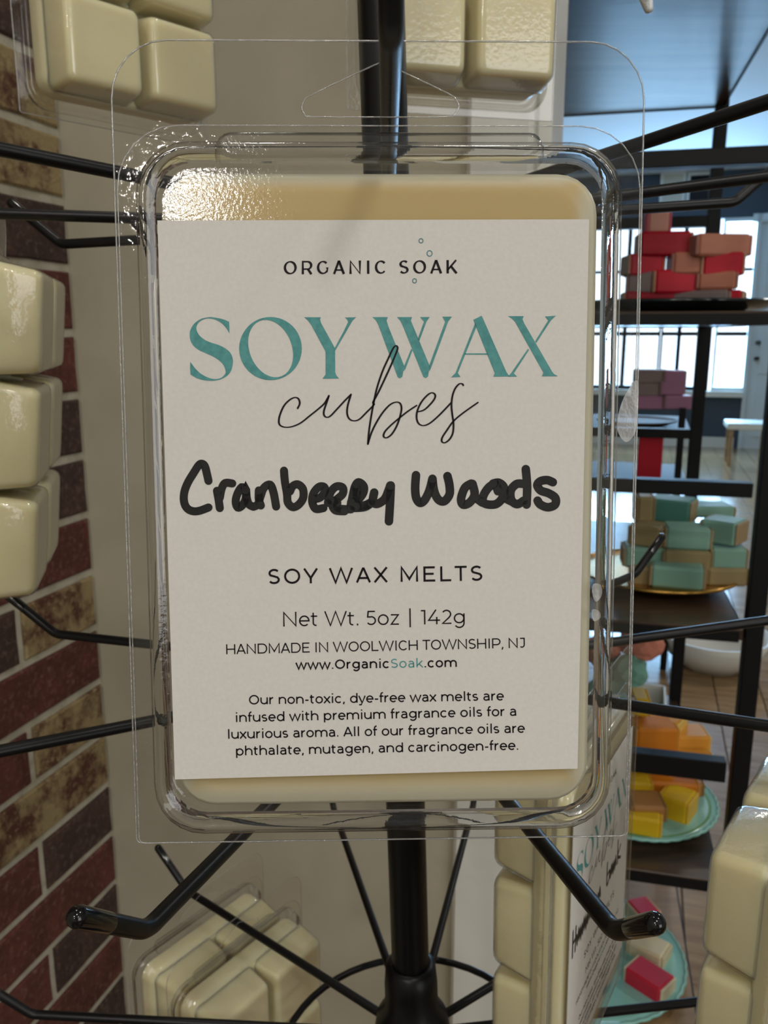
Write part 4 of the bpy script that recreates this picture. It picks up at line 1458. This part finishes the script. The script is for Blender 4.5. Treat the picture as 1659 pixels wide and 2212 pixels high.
# finger tab bulge along the top
ld.loft([rr(-28 * mm, 28 * mm, 48.9 * mm, 54.6 * mm, 2.6 * mm, y * mm, 4) if i == 0 else rr((-28 + i) * mm, (28 - i) * mm, (49.0 + i * .5) * mm, (54.6 - i * .6) * mm, 2.0 * mm, y * mm, 4) for i, y in enumerate((-0.2, -3.6, -4.9))], M['lid'], cap1=True)
lid_me = ld.mesh('lid_shell')

ed = MB()
lp = [Vector((p[0], 0.3 * mm, p[2])) for p in outer]
ed.tube(lp, 0.17 * mm, M['edge'], n=6, closed=True)
ed.tube([Vector((h[0], 0.3 * mm, h[1])) for h in hole], 0.13 * mm, M['edge'], n=6, closed=True)
ed.tube([Vector((p[0], -0.15 * mm, p[2])) for p in lid_outer], 0.12 * mm, M['edge'], n=6, closed=True)
edge_me = ed.mesh('cut_edge')

rg = MB()
cs = [(0.45, -0.2), (0.75, -2.3), (1.2, -3.5), (1.8, -3.95), (2.4, -3.7), (2.9, -2.9), (3.1, -0.2)]
rg.loft([I(d, y, 9.0 - d * 0.9) for d, y in cs] + [I(cs[0][0], cs[0][1], 9.0 - cs[0][0] * 0.9)], M['ridge'])
rg_me = rg.mesh('rim_bead')

lbl = MB()
lc = [(-37.2, 39.75), (35.1, 39.95), (34.7, -55.6), (-37.0, -56.6)]
vs = [(x * mm, y, z * mm) for y in (LAB_Y, LAB_Y + 0.12 * mm) for x, z in lc]
lbl.add(vs, [(0, 1, 2, 3), (7, 6, 5, 4), (0, 4, 5, 1), (1, 5, 6, 2), (2, 6, 7, 3), (3, 7, 4, 0)], M['paper'])
label_me = lbl.mesh('label')


def child(name, me, parent):
    o = bpy.data.objects.new(name, me)
    COL.objects.link(o)
    o.parent = parent
    return o


title_me, script_me, hand_me, prt_me, bub_me, hand2_me = (title.mesh('title_print'), script.mesh('script_print'), hand.mesh('handwriting'), [m.mesh('printed_line') for m in prt], bub.mesh('bubble_print'), hand2.mesh('handwriting'))


def package(mat4, text=None, bead=False, name='wax_melt_package'):
    root = empty(name)
    root.matrix_world = mat4
    child('tray_shell', tray_me, root)
    child('lid_shell', lid_me, root)
    child('cut_edge', edge_me, root)
    if bead:
        child('rim_bead', rg_me, root)
    wb = child('wax_slab', wax_me if bead else wax_side_me, root)
    for c_ in cube_mes:
        child('wax_cube', c_, wb)
    lb = child('label', label_me, root)
    if text:
        a = child('title_print', title_me, lb)
        a['label'] = 'large teal serif words SOY WAX'
        child('script_print', script_me, lb)['label'] = 'thin black script word cubes'
        if text == 1:
            child('handwriting', hand_me, lb)['label'] = 'thick black marker words Cranberry Woods'
        else:
            child('handwriting', hand2_me, lb)['label'] = 'black marker scrawl of two words'
        for me in prt_me:
            child('printed_line', me, lb)
        child('bubble_print', bub_me, lb)['label'] = 'three tiny teal bubble outlines'
    return root


M['smudge'] = clear_plastic('dried_smudge', tint=(0.9, 0.92, 0.95), f0=0.12, power=1.5, rough=0.35, bump=(700, 0.0004), haze=0.30)


def smudge(pts, off):
    m = MB()
    pl = []
    for p in catmull(pts, 4, closed=True):
        r = ray(*p)
        c = PC + PN * off
        wv = r * (c.dot(PN) / r.dot(PN)) - c
        pl.append(Vector((wv.dot(PX), wv.dot(PZ), 0)))
    m.add([(p.x, -off, p.y) for p in pl], [tuple(t) for t in tessellate_polygon([pl])], M['smudge'])
    return m.mesh('smudge')


Mm = Matrix.Identity(4)
for i, v in enumerate((PX, -PN, PZ)):
    for j in range(3):
        Mm[j][i] = v[j]
Mm.translation = PC
pk = package(Mm, text=1, bead=True)
tag(pk, 'large clear clamshell of soy wax facing the viewer, handwritten label Cranberry Woods', 'wax melts', 'clamshells of wax melts hanging on the stand')


for pts_, off_ in (([(1334, 930), (1337, 890), (1352, 850), (1377, 822), (1378, 890), (1372, 935), (1352, 955)], 0.0008),
                   ([(1281, 1262), (1298, 1264), (1300, 1285), (1288, 1300), (1280, 1285)], 0.0036),
                   ([(1280, 1316), (1294, 1320), (1297, 1334), (1284, 1342), (1278, 1330)], 0.0036)):
    child('smudge', smudge(pts_, off_), pk)['label'] = 'whitish dried smudge on the clear plastic'


def hung(ang, r, zt, label, dyaw=0.0, tilt=0.0, dz=0.0, text=None, off=(0, 0, 0)):
    """package hanging by its hole on a hook that points at ang; label faces outwards"""
    ar = radians(ang)
    hp = S(r * sin(ar), -r * cos(ar), zt + 0.06 * r) + Vector(off)
    # local -y (front) points outwards = (sin, -cos)
    m = Matrix.Translation(hp) @ Matrix.Rotation(ar + radians(dyaw), 4, 'Z') @ Matrix.Rotation(radians(tilt), 4, 'X') @ Matrix.Translation(Vector((0, 0, -0.0645 + dz)))
    p = package(m, text=text)
    tag(p, label, 'wax melts', 'clamshells of wax melts hanging on the stand')
    return p




def hang_at(pos, ang, label, tilt=0.0, text=None):
    """package whose hang hole sits at pos; its label faces the direction (sin ang, -cos ang)"""
    m = Matrix.Translation(Vector(pos)) @ Matrix.Rotation(radians(ang), 4, 'Z') @ Matrix.Rotation(radians(tilt), 4, 'X') @ Matrix.Translation(Vector((0, 0, -0.0645)))
    p = package(m, text=text)
    tag(p, label, 'wax melts', 'clamshells of wax melts hanging on the stand')
    return p


hang_at((-0.115, 0.391, 0.221), -133, 'clamshell of cream wax cubes at the top left, its cubes towards the viewer')
hang_at((0.029, 0.376, 0.224), -167, 'clamshell of cream wax cubes behind the pole at the top, mostly hidden')
hang_at((-0.1363, 0.2962, 0.040), -75, 'clamshell of cream wax cubes at the left edge in front of the bricks', tilt=-5.9)
hung(-127, 0.130, T4, 'outer clamshell of cream wax cubes at the bottom left, in front of the bricks', off=(-0.004, 0, 0.002))
hung(-127, 0.101, T4, 'inner clamshell of cream wax cubes at the bottom left, nearer the pole', off=(-0.004, 0, 0.001))
hang_at((0.0733, 0.2624, -0.1215), 59.7, 'clamshell at lower right, its printed label seen steeply from the side', tilt=-1, text=2)
hang_at((0.1300, 0.2190, -0.1225), 54, 'clamshell of cream wax cubes cut by the right edge at the bottom')

# small frosted tag end at the top right
tp = S(0, 0, 0)
m_ = MB()
c = on_b(1392, 4, 0.24)
m_.tube([c + Vector((-0.002, 0, 0.012)), c + Vector((0.0, 0, 0.002)), c + Vector((0.0012, 0, -0.0015))], [0.0016, 0.0019, 0.0012], M['frost'], n=7)
tag(m_.build('plastic_tag'), 'small frosted plastic tag end hanging in at the top right', 'tag')
